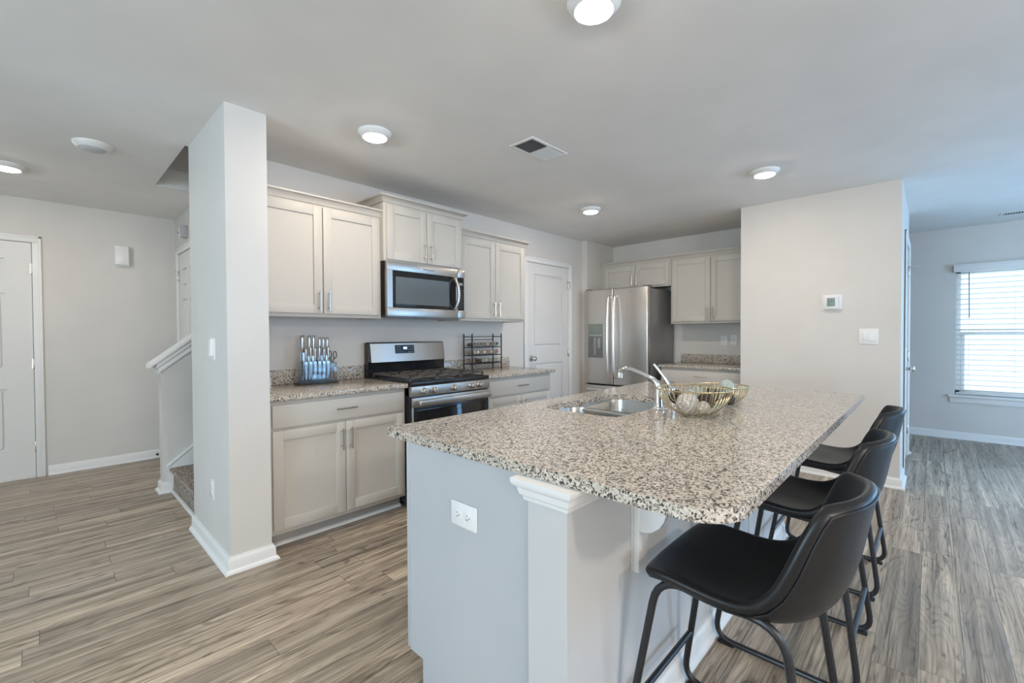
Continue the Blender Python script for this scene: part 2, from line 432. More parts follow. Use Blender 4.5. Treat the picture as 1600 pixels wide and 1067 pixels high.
# thermostat block, with door opening on its side
s0, s1, sz = 5.13, 5.95, 2.055
w = MB(); w.box(R, R0+T_, 0, R+T_, R1, C); w.box(R, R0, 0, s0-.003, R0+T_, C); w.box(s1+.003, R0, 0, RE, R0+T_, C)
w.box(s0-.003, R0, sz+.003, s1+.003, R0+T_, C); w.box(R+T_, R1-.1, 0, F+T_, R1, C); w.box(RE-T_, R0+T_, 0, RE, 3.4, C)
struct('wall_thermostat', w, WALL, 'plain wall carrying the thermostat', 'wall')
# window wall with two openings
wy0, wy1, wz0, wz1 = -1.12, -.198, .515, 1.96
v0, v1 = -3.35, -1.65
w = MB(); t = .14
w.box(SW, wy1, 0, SW+t, 3.4, C); w.box(SW, wy0, 0, SW+t, wy1, wz0); w.box(SW, wy0, wz1, SW+t, wy1, C)
w.box(SW, v1, 0, SW+t, wy0, C); w.box(SW, v0, 0, SW+t, v1, wz0); w.box(SW, v0, wz1, SW+t, v1, C); w.box(SW, YB-t, 0, SW+t, v0, C)
struct('wall_window', w, WALL, 'far right wall with the blinds', 'wall')
w = MB(); w.box(RE-T_, 3.4, 0, SW+t, 3.4+T_, C)
struct('wall_hall', w, WALL, 'wall closing the hall behind the kitchen', 'wall')
w = MB(); bx0, bx1, bz = 3.4, 5.8, 2.1
w.box(XL-t, YB-t, 0, -1.9, YB, C); w.box(.1, YB-t, 0, bx0, YB, C); w.box(-1.9, YB-t, 0, .1, YB, .75); w.box(-1.9, YB-t, 2.15, .1, YB, C); w.box(bx1, YB-t, 0, SW, YB, C); w.box(bx0, YB-t, bz, bx1, YB, C)
struct('wall_back', w, WALL, 'wall behind the camera with an added window and patio door', 'wall')
w = MB(); l0, l1, lz0, lz1 = 0.0, 2.4, .6, 2.1
w.box(XL-t, YB, 0, XL, l0, C); w.box(XL-t, l1, 0, XL, E+T_, C); w.box(XL-t, l0, 0, XL, l1, lz0); w.box(XL-t, l0, lz1, XL, l1, C)
struct('wall_left', w, WALL, 'left outer wall with an added wide window', 'wall')

BASE = [(0,0),(.031,0),(.031,.006),(.026,.015),(.016,.02),(.015,.064),(.012,.072),(.007,.076),(.006,.083),(0,.084)]
def baseboard(name, path, label): struct(name, MB().sweep(path, BASE), TRIM, label, 'baseboard')
baseboard('baseboard_entry', [(.03, E), (G, E)], 'white baseboard along the entry wall')
baseboard('baseboard_left', [(XL, E), (d1a-.075, E)], 'white baseboard left of the front door')
baseboard('baseboard_stub', [(SX0, SY1), (SX0, SY0), (SX1, SY0), (SX1, 2.715)], 'white baseboard round the wall stub')
baseboard('baseboard_thermostat', [(R, R1-.1), (R, R0), (s0-.075, R0)], 'white baseboard under the thermostat')
baseboard('baseboard_corner', [(s1+.075, R0), (RE, R0), (RE, 1.3)], 'white baseboard beyond the side door')
baseboard('baseboard_window', [(SW, 3.4), (SW, YB)], 'white baseboard below the window')
baseboard('baseboard_pantry', [(3.45, W), (p0-.066, W)], 'short white baseboard beside the pantry door')

# ---- doors
def door_slab(mb, u0, u1, z0, z1, panels, d0=-.035, d1=-.002):
    us = sorted({u0, u1, *[p[0] for p in panels], *[p[1] for p in panels]})
    zs = sorted({z0, z1, *[p[2] for p in panels], *[p[3] for p in panels]})
    for i in range(len(us)-1):
        for j in range(len(zs)-1):
            a, b, c, d = us[i], us[i+1], zs[j], zs[j+1]
            inside = any(p[0] <= a+1e-6 and b <= p[1]+1e-6 and p[2] <= c+1e-6 and d <= p[3]+1e-6 for p in panels)
            if not inside: mb.box(a, d0, c, b, d1, d)
    for (a, b, c, d) in panels:
        mb.box(a, d0, c, b, d1-.014, d)
        g = .022
        mb.box(a+g, d1-.018, c+g, b-g, d1-.002, d-g, .012, 1)
    return mb
def casing(mb, u0, u1, z1, wdt=.062, t=.017):
    for a, b in ((u0-wdt, u0-.004), (u1+.004, u1+wdt)):
        mb.box(a, 0, 0, b, t*.75, z1+.004, .003)
        o = a if a < u0-.01 else b-.02
        mb.box(o, 0, 0, o+.02, t, z1+wdt, .004)
    mb.box(u0-wdt, 0, z1+.004, u1+wdt, t*.75, z1+wdt, .003); mb.box(u0-wdt, 0, z1+wdt-.02, u1+wdt, t, z1+wdt, .004)
    return mb
def jamb(mb, u0, u1, z1):
    mb.box(u0-.003, -.11, 0, u0+.014, -.040, z1+.003); mb.box(u1-.014, -.11, 0, u1+.003, -.040, z1+.003)
    mb.box(u0, -.11, z1-.014, u1, -.040, z1+.003); mb.box(u0-.003, -.118, 0, u1+.003, -.111, z1+.003)
    return mb
def hinge(mb, u, z, L=.09):
    mb.lathe([(0,-L/2-.006),(.004,-L/2-.004),(.006,-L/2),(.006,L/2),(.004,L/2+.004),(0,L/2+.006)], (u, .006, z), n=10)
    mb.box(u-.012, -.001, z-L/2, u+.012, .002, z+L/2); return mb
def door(name, label, T, u0, u1, z1, panels, hinges, hu, m=DOORP, sill=False):
    o = struct(name, door_slab(MB(), u0, u1, .014, z1, panels), m, label, 'door', T=T)
    obj('casing', casing(MB(), u0, u1, z1), TRIM, o, T); obj('jamb', jamb(MB(), u0, u1, z1), TRIM, o, T)
    for z in hinges: obj('hinge', hinge(MB(), hu, z), NICKEL, o, T)
    if sill: obj('threshold', MB().box(u0-.0, -.11, 0, u1+.0, .012, .012, .003), TRIM, o, T)
    return o
def knob(o, T, u, z, d0=0):
    m = MB(); m.lathe([(0,0),(.032,0),(.033,.004),(.028,.009),(.013,.012),(.0115,.03),(.017,.036),(.026,.043),(.029,.055),(.026,.066),(.015,.072),(0,.073)], (u, d0, z), (0,1,0), 20)
    return obj('knob', m, NICKEL, o, T)
six = []
for a, b in ((-.47, -.205), (-.805, -.54)):
    six += [(a, b, 1.719, 1.906), (a, b, .956, 1.61), (a, b, .254, .794)]
d = door('door_1', 'white six panel front door at far left', T_ENTRY, d1a, d1b, dz, six, (1.83, 1.0, .27), d1b+.002, sill=True)
knob(d, T_ENTRY, d1a+.07, .93)
sx = []
for a, b in ((c0+.12, c0+.33), (c0+.43, c0+.64)): sx += [(a, b, 1.72, 1.9), (a, b, .95, 1.6), (a, b, .25, .79)]
d = door('door_2', 'white panel door in the wall behind the stairs', T_CLOSET, c0, c1, dz, sx, (1.84, 1.0, .27), c1+.002)
m = MB(); m.box(c1-.02, .004, 1.882, c1+.05, .012, 1.894, .002); m.box(c1+.044, .004, 1.88, c1+.056, .03, 1.896, .002)
obj('hinge_stop', m, NICKEL, d, T_CLOSET)
knob(d, T_CLOSET, c0+.07, .93)
d = door('door_3', 'white two panel pantry door beside the counter', T_RANGE, p0, p1, dz, [(p0+.125, p1-.125, 1.09, 1.93), (p0+.125, p1-.125, .25, .90)], (1.84, 1.0, .27), p1+.002)
knob(d, T_RANGE, p0+.065, .96)
m = MB(); m.box(p1-.03, .004, 1.878, p1+.03, .012, 1.89, .002); m.box(p1+.02, .004, 1.80, p1+.034, .014, 1.89, .002)
obj('hinge_stop', m, NICKEL, d, T_RANGE)
d = door('door_4', 'white door in the side of the thermostat wall', T_SIDE, s0, s1, sz, [(s0+.12, s1-.12, 1.09, 1.93), (s0+.12, s1-.12, .25, .90)], (1.84, 1.0, .27), s1+.002)
knob(d, T_SIDE, s0+.065, .92)
m = MB(); m.box(s1-.015, .004, 1.885, s1+.02, .03, 1.895, .002); m.box(s1-.004, .02, 1.885, s1+.006, .09, 1.893, .002)
obj('hinge_stop', m, NICKEL, d, T_SIDE)

# ---- windows
def window(name, label, T, u0, u1, z0, z1, rail=True, d=-.10, sill=True):
    m = MB(); fwid = .045
    m.box(u0, d-.03, z0, u0+fwid, d+.03, z1, .004); m.box(u1-fwid, d-.03, z0, u1, d+.03, z1, .004)
    m.box(u0, d-.03, z0, u1, d+.03, z0+fwid, .004); m.box(u0, d-.03, z1-fwid, u1, d+.03, z1, .004)
    o = struct(name, m, TRIM, label, 'window', T=T)
    zm = (z0 + z1)/2 - .02
    if rail:
        s = MB(); s.box(u0+fwid, d-.012, zm-.022, u1-fwid, d+.034, zm+.022, .004)
        s.box(u0+fwid, d-.005, z0+fwid, u0+fwid+.035, d+.03, zm, .003); s.box(u1-fwid-.035, d-.005, z0+fwid, u1-fwid, d+.03, zm, .003)
        obj('sash', s, TRIM, o, T)
    obj('pane', MB().box(u0+fwid, d-.004, z0+fwid, u1-fwid, d+.0, z1-fwid), PANE, o, T)
    if sill:
        s = MB(); s.box(u0-.06, d+.03, z0-.032, u1+.06, .035, z0-.004, .006)
        s.box(u0-.045, 0, z0-.095, u1+.045, .014, z0-.032, .004); obj('window_sill', s, TRIM, o, T)
    return o
window('window_1', 'bright window behind open white blinds', T_SWALL, wy0, wy1, wz0, wz1)
window('added_window_2', 'added unseen twin window on the right wall', T_SWALL, v0, v1, wz0, wz1)  # out of view, added to admit more blue daylight
window('added_window_3', 'added unseen front window on the left wall', lambda p: (XL + p[1], p[0], p[2]), l0, l1, lz0, lz1)  # unseen opening added for light from the left
window('added_window_4', 'added unseen patio door behind the camera', lambda p: (p[0], YB + p[1], p[2]), bx0, bx1, 0.0, bz, rail=False, sill=False)  # unseen opening added for cool light from behind
window('added_window_5', 'added unseen fill window in the wall behind the camera', lambda p: (p[0], YB + p[1], p[2]), -1.9, .1, .75, 2.15)  # unseen opening added as frontal fill for the kitchen
b = thing('window_blind', 'white faux wood blind with wand on the right hand window', 'blind', (SW-.02, (wy0+wy1)/2, wz0))
m = MB(); m.box(wy0-.02, .0, wz1-.035, wy1+.022, .055, wz1+.045, .006); m.box(wy0-.022, -.01, wz1+.03, wy1+.026, .062, wz1+.05, .005)
obj('valance', m, TRIM, b, T_SWALL)
m = MB(); z = wz0 + .05
sl = MB()
while z < wz1 - .04:
    u = .024; a = radians(13)
    sl.prism([(-.03 - u*cos(a), z - u*sin(a)), (-.03 + u*cos(a), z + u*sin(a)), (-.03 + u*cos(a), z + u*sin(a) + .005), (-.03 - u*cos(a), z - u*sin(a) + .005)], 'x', wy0+.008, wy1-.008)
    z += .058
obj('slats', sl, TRIM, b, T_SWALL)
obj('bottom_rail', MB().box(wy0+.008, -.055, wz0+.006, wy1-.008, -.005, wz0+.028, .004), TRIM, b, T_SWALL)
m = MB()
for y in (wy1-.11, wy0+.11, (wy0+wy1)/2): m.tube([(y, -.004, wz0+.02), (y, -.004, wz1-.02)], .0012, 6)
obj('ladder_cord', m, TRIM, b, T_SWALL)
obj('wand', MB().tube([(wy1-.105, .012, wz1-.04), (wy1-.11, .012, 1.40)], .0045, 8), mat('grey_wand', (.22,.20,.22), .4), b, T_SWALL)

# ------------------------------------------------------------------ stairs and knee wall
kx, ky0, ky1 = .645, 4.40, 4.51
rise, run = .188, .235
zf = lambda x: 1.02 + (x - kx) * rise/run
kn = MB(); kn.prism([(kx, 0), (3.6, 0), (3.6, C), (kx + (C-1.02)*run/rise, C), (kx, 1.02)], 'y', ky0, ky1)
struct('wall_knee', kn, WALL, 'sloped half wall along the stairs', 'wall')
def sloped(mb, x0, x1, y0, y1, dz0, dz1):
    mb.prism([(x0, zf(x0)+dz0), (x1, zf(x1)+dz0), (x1, zf(x1)+dz1), (x0, zf(x0)+dz1)], 'y', y0, y1, .003); return mb
m = MB(); xe = 1.6
sloped(m, kx-.075, xe, ky0-.045, ky1+.045, .028, .056); sloped(m, kx-.032, xe, ky0-.028, ky1+.028, -.012, .030)
sloped(m, kx-.016, xe, ky0-.014, ky1+.014, -.062, -.010)
m.box(kx-.006, ky0-.004, .93, kx+.0, ky1+.004, .985, .002)
struct('trim_1', m, TRIM, 'white sloped cap on the half wall', 'trim')
baseboard('baseboard_stairs', [(G, ky1), (kx, ky1), (kx, ky0), (kx+.062, ky0)], 'white baseboard round the half wall end')
st = thing('staircase', 'carpeted staircase climbing right behind the white wall stub', 'stairs', (.72, 3.92, 0))
for i in range(9):
    x = .712 + i*run
    tr = MB(); prof = [(x, i*rise), (x, (i+1)*rise-.03), (x-.022, (i+1)*rise-.026), (x-.03, (i+1)*rise-.012), (x-.02, (i+1)*rise), (x+run+.02, (i+1)*rise), (x+run+.02, i*rise)]
    tr.prism(prof, 'y', SY1+.002, ky0-.012)
    obj('carpet_step', tr, CARPET, st)
m = MB(); m.prism([(kx+.03, 0), (.712, 0), (xe+1.2, 0), (xe+1.2, .2+(xe+1.2-kx)*rise/run), (kx+.03, .2)], 'y', ky0-.012, ky0-.001)
k0 = kx+.03
m.prism([(k0-.004, .195), (xe+1.2, .195+(xe+1.2-k0)*rise/run), (xe+1.2, .22+(xe+1.2-k0)*rise/run), (k0-.004, .22)], 'y', ky0-.022, ky0-.001, .004)
obj('skirt_board', m, TRIM, st)
obj('shoe_strip', MB().box(.686, SY1+.002, 0, .712, ky0-.024, .022, .008), TRIM, st)
m = MB(); m.tube([(.80, SY1+.10, 1.02), (.86, SY1+.06, 1.04), (2.2, SY1+.06, 1.04+1.34*rise/run)], .02, 10)
hr = tag(obj('handrail', m, TRIM), 'white handrail end peeking out behind the wall stub', 'handrail')

# ------------------------------------------------------------------ ceiling lamps, vents
LENS_OFF = mat('unlit_lens', (.55,.57,.58), .5)
LENS2 = emis('added_globe_glow', WARM, LAMP_ADDED_GLOBE)  # glow of the added globe
def ceiling_lamp(x, y, label, lit=True, r=.097, lens=None):
    t = thing('ceiling_light', label, 'ceiling light', (x, y, C), 'disc lights in the ceiling' if lit else None)
    obj('trim_ring', MB().lathe([(r,0),(r,-.006),(r*.95,-.013),(r*.80,-.029),(r*.72,-.033),(r*.67,-.031),(r*.67,0)], (x,y,C), n=40), TRIM, t)
    obj('lens', MB().lathe([(r*.67,-.030),(r*.60,-.037),(r*.35,-.043),(0,-.045)], (x,y,C), n=32), (lens or LENS) if lit else LENS_OFF, t)
    return t
ceiling_lamp(1.397, .902, 'largest lit ceiling disc at the top edge above the island')
ceiling_lamp(1.383, 2.418, 'lit ceiling disc above the range and left upper cabinets')
ceiling_lamp(3.712, .912, 'lit ceiling disc close to the thermostat wall')
ceiling_lamp(3.658, 2.401, 'lit ceiling disc in front of the refrigerator')
ceiling_lamp(-.145, 4.71, 'lit ceiling disc in the entry cut by the left edge')
ceiling_lamp(.243, 3.83, 'unlit white ceiling disc near the stairwell opening', lit=False)
ceiling_lamp(-1.7, -1.6, 'added unseen lit disc in the living area behind and left of the camera')  # unseen, added to lift the warm light on the left
ceiling_lamp(3.2, -2.4, 'added unseen lit disc in the living area near the added patio door')  # unseen, added as more warm fill from behind
gl = thing('added_globe_light', 'added unseen globe light on the living area ceiling behind the camera', 'ceiling light', (.6, -2.0, C))  # added unseen source for warm fill and bar side shadows
obj('canopy', MB().lathe([(0,0),(.07,0),(.07,-.012),(.045,-.03),(.04,-.07),(0,-.07)], (.6, -2.0, C), n=28), NICKEL, gl)
m = MB(); bmesh.ops.create_uvsphere(m.bm, u_segments=24, v_segments=14, radius=.08)
for v in m.bm.verts: v.co += Vector((.6, -2.0, C-.148))
obj('globe', m, LENS2, gl)
def vent(name, label, x0, x1, y0, y1, split=True):
    t = thing(name, label, 'vent', ((x0+x1)/2, (y0+y1)/2, C))
    m = MB(); b = .022
    m.box(x0, y0, C-.006, x0+b, y1, C, .002); m.box(x1-b, y0, C-.006, x1, y1, C, .002)
    m.box(x0+b, y0, C-.006, x1-b, y0+b, C, .002); m.box(x0+b, y1-b, C-.006, x1-b, y1, C, .002)
    if split: m.box((x0+x1)/2-.004, y0+b, C-.006, (x0+x1)/2+.004, y1-b, C)
    obj('frame', m, TRIM, t)
    obj('backing', MB().box(x0+b, y0+b, C-.0012, x1-b, y1-b, C-.0002), FELT, t)
    s = MB(); n = 14
    for i in range(n):
        yy = y0+b + (i+.5)*(y1-y0-2*b)/n
        for (xa, xb, sg) in (((x0+b, (x0+x1)/2, -1), ((x0+x1)/2, x1-b, 1)) if split else ((x0+b, x1-b, 1),)):
            s.prism([(yy-.0045*sg, C-.001), (yy-.0045*sg+.0012, C-.001), (yy+.0035*sg+.0012, C-.007), (yy+.0035*sg, C-.007)], 'x', xa, xb)
    obj('louvers', s, TRIM, t); return t
vent('ceiling_vent', 'white louvered supply vent in the kitchen ceiling', 2.07, 2.425, 1.772, 1.970)
vent('ceiling_vent', 'white vent in the far right room ceiling near the window', 6.70, 6.84, -.80, -.50, False)

# ------------------------------------------------------------------ cabinets
def shaker(u0, u1, z0, z1, d, th=.019, w=.058):
    m = MB(); e = .0015
    m.box(u0, d, z0, u0+w, d+th, z1, e); m.box(u1-w, d, z0, u1, d+th, z1, e)
    m.box(u0+w, d, z0, u1-w, d+th, z0+w, e); m.box(u0+w, d, z1-w, u1-w, d+th, z1, e)
    m.box(u0+w-.002, d, z0+w-.002, u1-w+.002, d+.009, z1-w+.002); return m
def slab(u0, u1, z0, z1, d, th=.019): return MB().box(u0, d, z0, u1, d+th, z1, .002)
def pull(u, z, d, vert=True, L=.135):
    m = MB(); h = .03
    if vert:
        m.tube([(u, d+h, z-L/2), (u, d+h, z+L/2)], .0055, 10)
        for q in (-.048, .048): m.tube([(u, d, z+q), (u, d+h, z+q)], .0045, 8)
    else:
        m.tube([(u-L/2, d+h, z), (u+L/2, d+h, z)], .0055, 10)
        for q in (-.048, .048): m.tube([(u+q, d, z), (u+q, d+h, z)], .0045, 8)
    return m
CROWN = [(0,0),(.008,0),(.012,.012),(.030,.036),(.042,.040),(.042,.05),(0,.05)]
def upper(label, T, u0, u1, z0, z1, depth, doors, hz, crown=(0, 0), group='wall cabinets', hu=None, filler=0):
    o = thing('wall_cabinet', label, 'cabinet', T(((u0+u1)/2, 0, z0)), group)
    m = MB(); dd = depth - .02
    m.box(u0, .001, z0+.012, u1, dd-.019, z1); m.box(u0, dd-.019, z0, u1, dd, z1, .001)
    m.box(u0, .001, z0, u0+.016, dd-.019, z0+.012); m.box(u1-.016, .001, z0, u1, dd-.019, z0+.012)
    obj('body', m, CAB, o, T)
    for i, (a, b, c, d) in enumerate(doors):
        dr = obj('door', shaker(a, b, c, d, dd), CAB, o, T)
        u = b - .028 if i == 0 else a + .028
        obj('handle', pull(u, hz, dd+.019), NICKEL, dr, T)
    # crown: path from wall out along the left end, across, back along the right end
    z = z1 - .008
    path = []
    if crown[0]: path.append((u0, 0.0))
    path += [(u0, dd), (u1, dd)]
    if crown[1]: path.append((u1, 0.0))
    mm = MB(); mm.sweep([(p[0], -p[1]) for p in path], [(a, b+z) for a, b in CROWN])
    for v in mm.bm.verts: v.co.y = -v.co.y
    obj('crown_molding', mm, CAB, o, T)
    return o
upper('wide grey upper cabinet left of the microwave', T_RANGE, SX1+.003, 1.7635, 1.360, 2.125, .325,
      [(.898, 1.318, 1.384, 2.098), (1.324, 1.744, 1.384, 2.098)], 1.47, (0, 0))
upper('short raised grey upper cabinet directly above the microwave', T_RANGE, 1.764, 2.523, 1.793, 2.238, .37,
      [(1.786, 2.141, 1.806, 2.212), (2.147, 2.502, 1.806, 2.212)], 1.895, (1, 1))
upper('narrower grey upper cabinet right of the microwave', T_RANGE, 2.526, 3.392, 1.360, 2.125, .325,
      [(2.545, 2.957, 1.384, 2.098), (2.963, 3.374, 1.384, 2.098)], 1.47, (0, 1))
upper('short grey upper cabinet above the refrigerator', T_FRIDGE, 2.284, JY-.003, 1.812, 2.125, .325,
      [(2.300, 2.740, 1.832, 2.098), (2.746, 3.186, 1.832, 2.098)], 1.91, (0, 0))
upper('tall grey upper cabinet right of the refrigerator', T_FRIDGE, R1+.003, 2.281, 1.352, 2.125, .325,
      [(1.372, 1.814, 1.376, 2.098), (1.820, 2.262, 1.376, 2.098)], 1.46, (0, 0))
def base(label, T, u0, u1, top, depth, doors, drawers, group='base cabinets'):
    o = thing('base_cabinet', label, 'cabinet', T(((u0+u1)/2, 0, 0)), group)
    m = MB(); m.box(u0, .002, .09, u1, depth-.02, top); m.box(u0, depth-.02, .09, u1, depth, top, .001)
    obj('body', m, CAB, o, T)
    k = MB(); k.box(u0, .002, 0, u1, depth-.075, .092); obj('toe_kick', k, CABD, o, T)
    q = MB(); q.prism([(depth-.075, 0), (depth-.058, 0), (depth-.060, .010), (depth-.067, .017), (depth-.075, .019)], 'x', u0, u1)
    obj('shoe_strip', q, TRIM, o, T)
    for i, (a, b, c, d) in enumerate(doors):
        dr = obj('door', shaker(a, b, c, d, depth), CAB, o, T)
        u = b - .028 if i == 0 else a + .028
        obj('handle', pull(u, d-.105, depth+.019), NICKEL, dr, T)
    for (a, b, c, d) in drawers:
        dr = obj('drawer', slab(a, b, c, d, depth), CAB, o, T)
        obj('handle', pull((a+b)/2, (c+d)/2+.005, depth+.019, False), NICKEL, dr, T)
    return o
CZ = .893
base('grey base cabinet between the wall stub and the range', T_RANGE, SX1+.003, 1.772, CZ-.03, .60,
     [(.893, 1.322, .118, .690), (1.326, 1.752, .118, .690)], [(.893, 1.752, .706, .838)])
base('grey base cabinet right of the range', T_RANGE, 2.548, 3.432, CZ-.03, .60,
     [(2.570, 2.986, .118, .690), (2.990, 3.410, .118, .690)], [(2.570, 3.410, .706, .838)])
FZ = .884
base('grey base cabinet right of the refrigerator', T_FRIDGE, R1+.003, 2.268, FZ-.03, .60,
     [(1.372, 1.806, .118, .690), (1.810, 2.248, .118, .690)], [(1.372, 2.248, .700, .828)])
def counter(label, T, u0, u1, z, depth, bs, sides=()):
    o = thing('countertop', label, 'countertop', T(((u0+u1)/2, 0, z-.03)), 'wall countertops')
    obj('slab', MB().box(u0, .001, z-.03, u1, depth, z, .005), GRAN, o, T)
    m = MB(); m.box(bs[0], .001, z, bs[1], .02, z+.102, .003)
    for a, b in sides: m.box(a, .021, z, b, depth-.01, z+.102, .003)
    obj('backsplash', m, GRAN, o, T); return o
counter('granite countertop under the knife stand', T_RANGE, SX1+.002, 1.774, CZ, .645, (SX1+.002, 1.774), [(SX1+.002, SX1+.022)])
counter('granite countertop under the spice rack', T_RANGE, 2.543, 3.462, CZ, .645, (2.543, 3.462))
counter('granite countertop right of the refrigerator', T_FRIDGE, R1+.002, 2.284, FZ, .645, (R1+.002, 2.278))

# ------------------------------------------------------------------ range
rg = thing('gas_range', 'stainless steel gas range between the base cabinets', 'stove', (2.158, 2.99, 0))
u0, u1 = 1.779, 2.538
m = MB(); m.box(u0, .03, .03, u1, .645, .875, .003); m.box(u0, .02, .03, u1, .05, 1.01)
obj('body', m, BLK, rg, T_RANGE)
for q in (u0+.06, u1-.06):
    for e in (.08, .60): obj('leg', MB().lathe([(.018,0),(.018,.01),(.012,.012),(.012,.032)], T_RANGE((q, e, 0)), n=12), BLKMET, rg)
m = MB(); m.box(u0, .055, .872, u1, .672, .902, .006); m.box(u0+.03, .09, .898, u1-.03, .63, .906, .004)
obj('cooktop', m, BLK, rg, T_RANGE)
for (a, b) in ((u0+.022, u0+.262), (u0+.266, u1-.266), (u1-.262, u1-.022)):
    g = MB(); r = .007; z = .928
    y0_, y1_ = .105, .625
    g.box(a, y0_, z-r, a+.013, y1_, z+r, .003); g.box(b-.013, y0_, z-r, b, y1_, z+r, .003)
    for y in (y0_, (y0_+y1_)/2-.006, y1_-.013): g.box(a, y, z-r, b, y+.013, z+r, .003)
    cx = (a+b)/2
    g.box(cx-.006, y0_, z-r, cx+.006, y0_+.17, z+r, .003); g.box(cx-.006, y1_-.17, z-r, cx+.006, y1_, z+r, .003)
    for y in (y0_+.125, y1_-.135):
        g.box(a, y, z-r, a+.08, y+.012, z+r, .003); g.box(b-.08, y, z-r, b, y+.012, z+r, .003)
    for x in (a, b-.013):
        for y in (y0_, y1_-.013): g.box(x, y, .904, x+.013, y+.013, z)
    obj('grate', g, IRON, rg, T_RANGE)
for x in (u0+.15, u1-.15, (u0+u1)/2):
    for y in ((.24, .50) if abs(x-(u0+u1)/2) > .01 else (.365,)):
        obj('burner', MB().lathe([(.05,0),(.05,.008),(.036,.010),(.036,.016),(0,.017)], T_RANGE((x, y, .905)), n=20), BLKMET, rg)
m = MB(); m.box(u0, .60, .798, u1, .678, .870, .004); obj('control_panel', m, STEEL, rg, T_RANGE)
for x in (.098, .188, .378, .556, .640):
    kb = obj('knob', MB().lathe([(0,0),(.026,0),(.026,.006),(.021,.010),(.019,.034),(.016,.038),(0,.039)], (u0+x, .678, .834), (0,1,0), 20), STEEL, rg, T_RANGE)
    obj('grip', MB().box(u0+x-.005, .712, .815, u0+x+.005, .726, .853, .002), STEEL, kb, T_RANGE)
dm = MB(); dm.box(u0+.002, .645, .20, u1-.002, .672, .790, .004)
od = obj('oven_door', dm, BLK, rg, T_RANGE)
m = MB(); m.box(u0+.002, .672, .722, u1-.002, .681, .790, .003)
for a in (u0+.002, u1-.016): m.box(a, .672, .20, a+.014, .677, .722, .001)
obj('door_trim', m, STEEL, od, T_RANGE)
obj('oven_window', MB().box(u0+.05, .672, .30, u1-.05, .675, .70, .001), BLKG, od, T_RANGE)
m = MB(); m.box(u0+.035, .712, .738, u1-.035, .736, .776, .009, 3)
for a in (u0+.05, u1-.075): m.box(a, .675, .745, a+.025, .716, .769, .002)
obj('door_handle', m, STEEL, od, T_RANGE)
obj('drawer', MB().box(u0+.002, .645, .05, u1-.002, .675, .192, .004), STEEL, rg, T_RANGE)
m = MB(); m.prism([(.022, .90), (.075, .90), (.07, 1.0), (.082, 1.02), (.062, 1.165), (.05, 1.176), (.022, 1.176)], 'x', u0+.001, u1-.001, .003)
bg = obj('backguard', m, BLK, rg, T_RANGE)
m = MB(); m.prism([(.06, 1.012), (.09, 1.016), (.070, 1.166), (.055, 1.178), (.024, 1.178), (.024, 1.172), (.05, 1.160)], 'x', u0+.022, u1-.004, .003)
obj('panel', m, STEEL, bg, T_RANGE)
def bgp(x, z, o=.0): return (u0+x, .0885 - (z-1.016)*.02/.15*1.0 + o, z)
m = MB()
for (xa, xb, za, zb, dep) in ((.245, .432, 1.082, 1.152, .004),):
    q = [bgp(xa, za, -.004), bgp(xb, za, -.004), bgp(xb, zb, -.004), bgp(xa, zb, -.004), bgp(xa, za, dep), bgp(xb, za, dep), bgp(xb, zb, dep), bgp(xa, zb, dep)]
    v = [m.bm.verts.new(p) for p in q]
    for f in ((3,2,1,0),(4,5,6,7),(0,1,5,4),(1,2,6,5),(2,3,7,6),(3,0,4,7)): m.bm.faces.new([v[i] for i in f])
KEYG = mat('key_grey', (.35,.36,.38), .5)
ds = obj('display', m, BLKG, bg, T_RANGE)
m = MB()
for xa in (.326, .334, .346, .354):
    m.quad([bgp(xa, 1.116, .0046), bgp(xa+.0055, 1.116, .0046), bgp(xa+.0055, 1.136, .0046), bgp(xa, 1.136, .0046)])
obj('digits', m, DISP, ds, T_RANGE)
m = MB()
for i in range(6):
    for j in range(3):
        if 2 <= i <= 2 and j > 0: continue
        x = (.262, .285, .308, .372, .392, .412)[i]; z = (1.094, 1.115, 1.136)[j]
        obj('key', MB().quad([bgp(x, z-.003, .0045), bgp(x+.009, z-.003, .0045), bgp(x+.009, z+.003, .0045), bgp(x, z+.003, .0045)]), KEYG, ds, T_RANGE)

# ------------------------------------------------------------------ microwave
mw = thing('microwave', 'stainless over the range microwave with dark glass door', 'microwave', (2.146, 3.12, 1.377))
a0, a1, D = 1.767, 2.521, .392
m = MB(); m.box(a0+.002, .002, 1.385, a1-.002, D-.03, 1.788, .002); obj('body', m, BLK, mw, T_RANGE)
m = MB(); m.box(a0+.03, .05, 1.372, a1-.03, D-.05, 1.386); m.box(a0+.3, .3, 1.366, a0+.4, .33, 1.373, .002)
obj('vent_grille', m, mat('grey_grille', (.25,.25,.26), .4, .5), mw, T_RANGE)
m = MB(); zb, zt_ = 1.377, 1.788; wx0, wx1, wz0_, wz1_ = a0+.045, a0+.615, 1.443, 1.722
m.box(a0, D-.03, zb, a0+.672, D, wz0_, .003); m.box(a0, D-.03, wz1_, a0+.672, D, zt_, .003)
m.box(a0, D-.03, wz0_, wx0, D, wz1_); m.box(a0+.655, D-.03, wz0_, a0+.672, D-.001, wz1_)
dr = obj('door', m, STEEL, mw, T_RANGE)
obj('door_glass', MB().box(wx0, D-.03, wz0_, a0+.655, D-.002, wz1_, .002), BLKG, dr, T_RANGE)
m = MB(); gm = clear('mesh_glass', (1,1,1), .3)
obj('window', MB().box(wx0+.028, D-.003, wz0_+.028, wx1-.035, D-.0012, wz1_-.045), mat('grey_mesh_glass', (.115,.13,.135), .08), dr, T_RANGE)
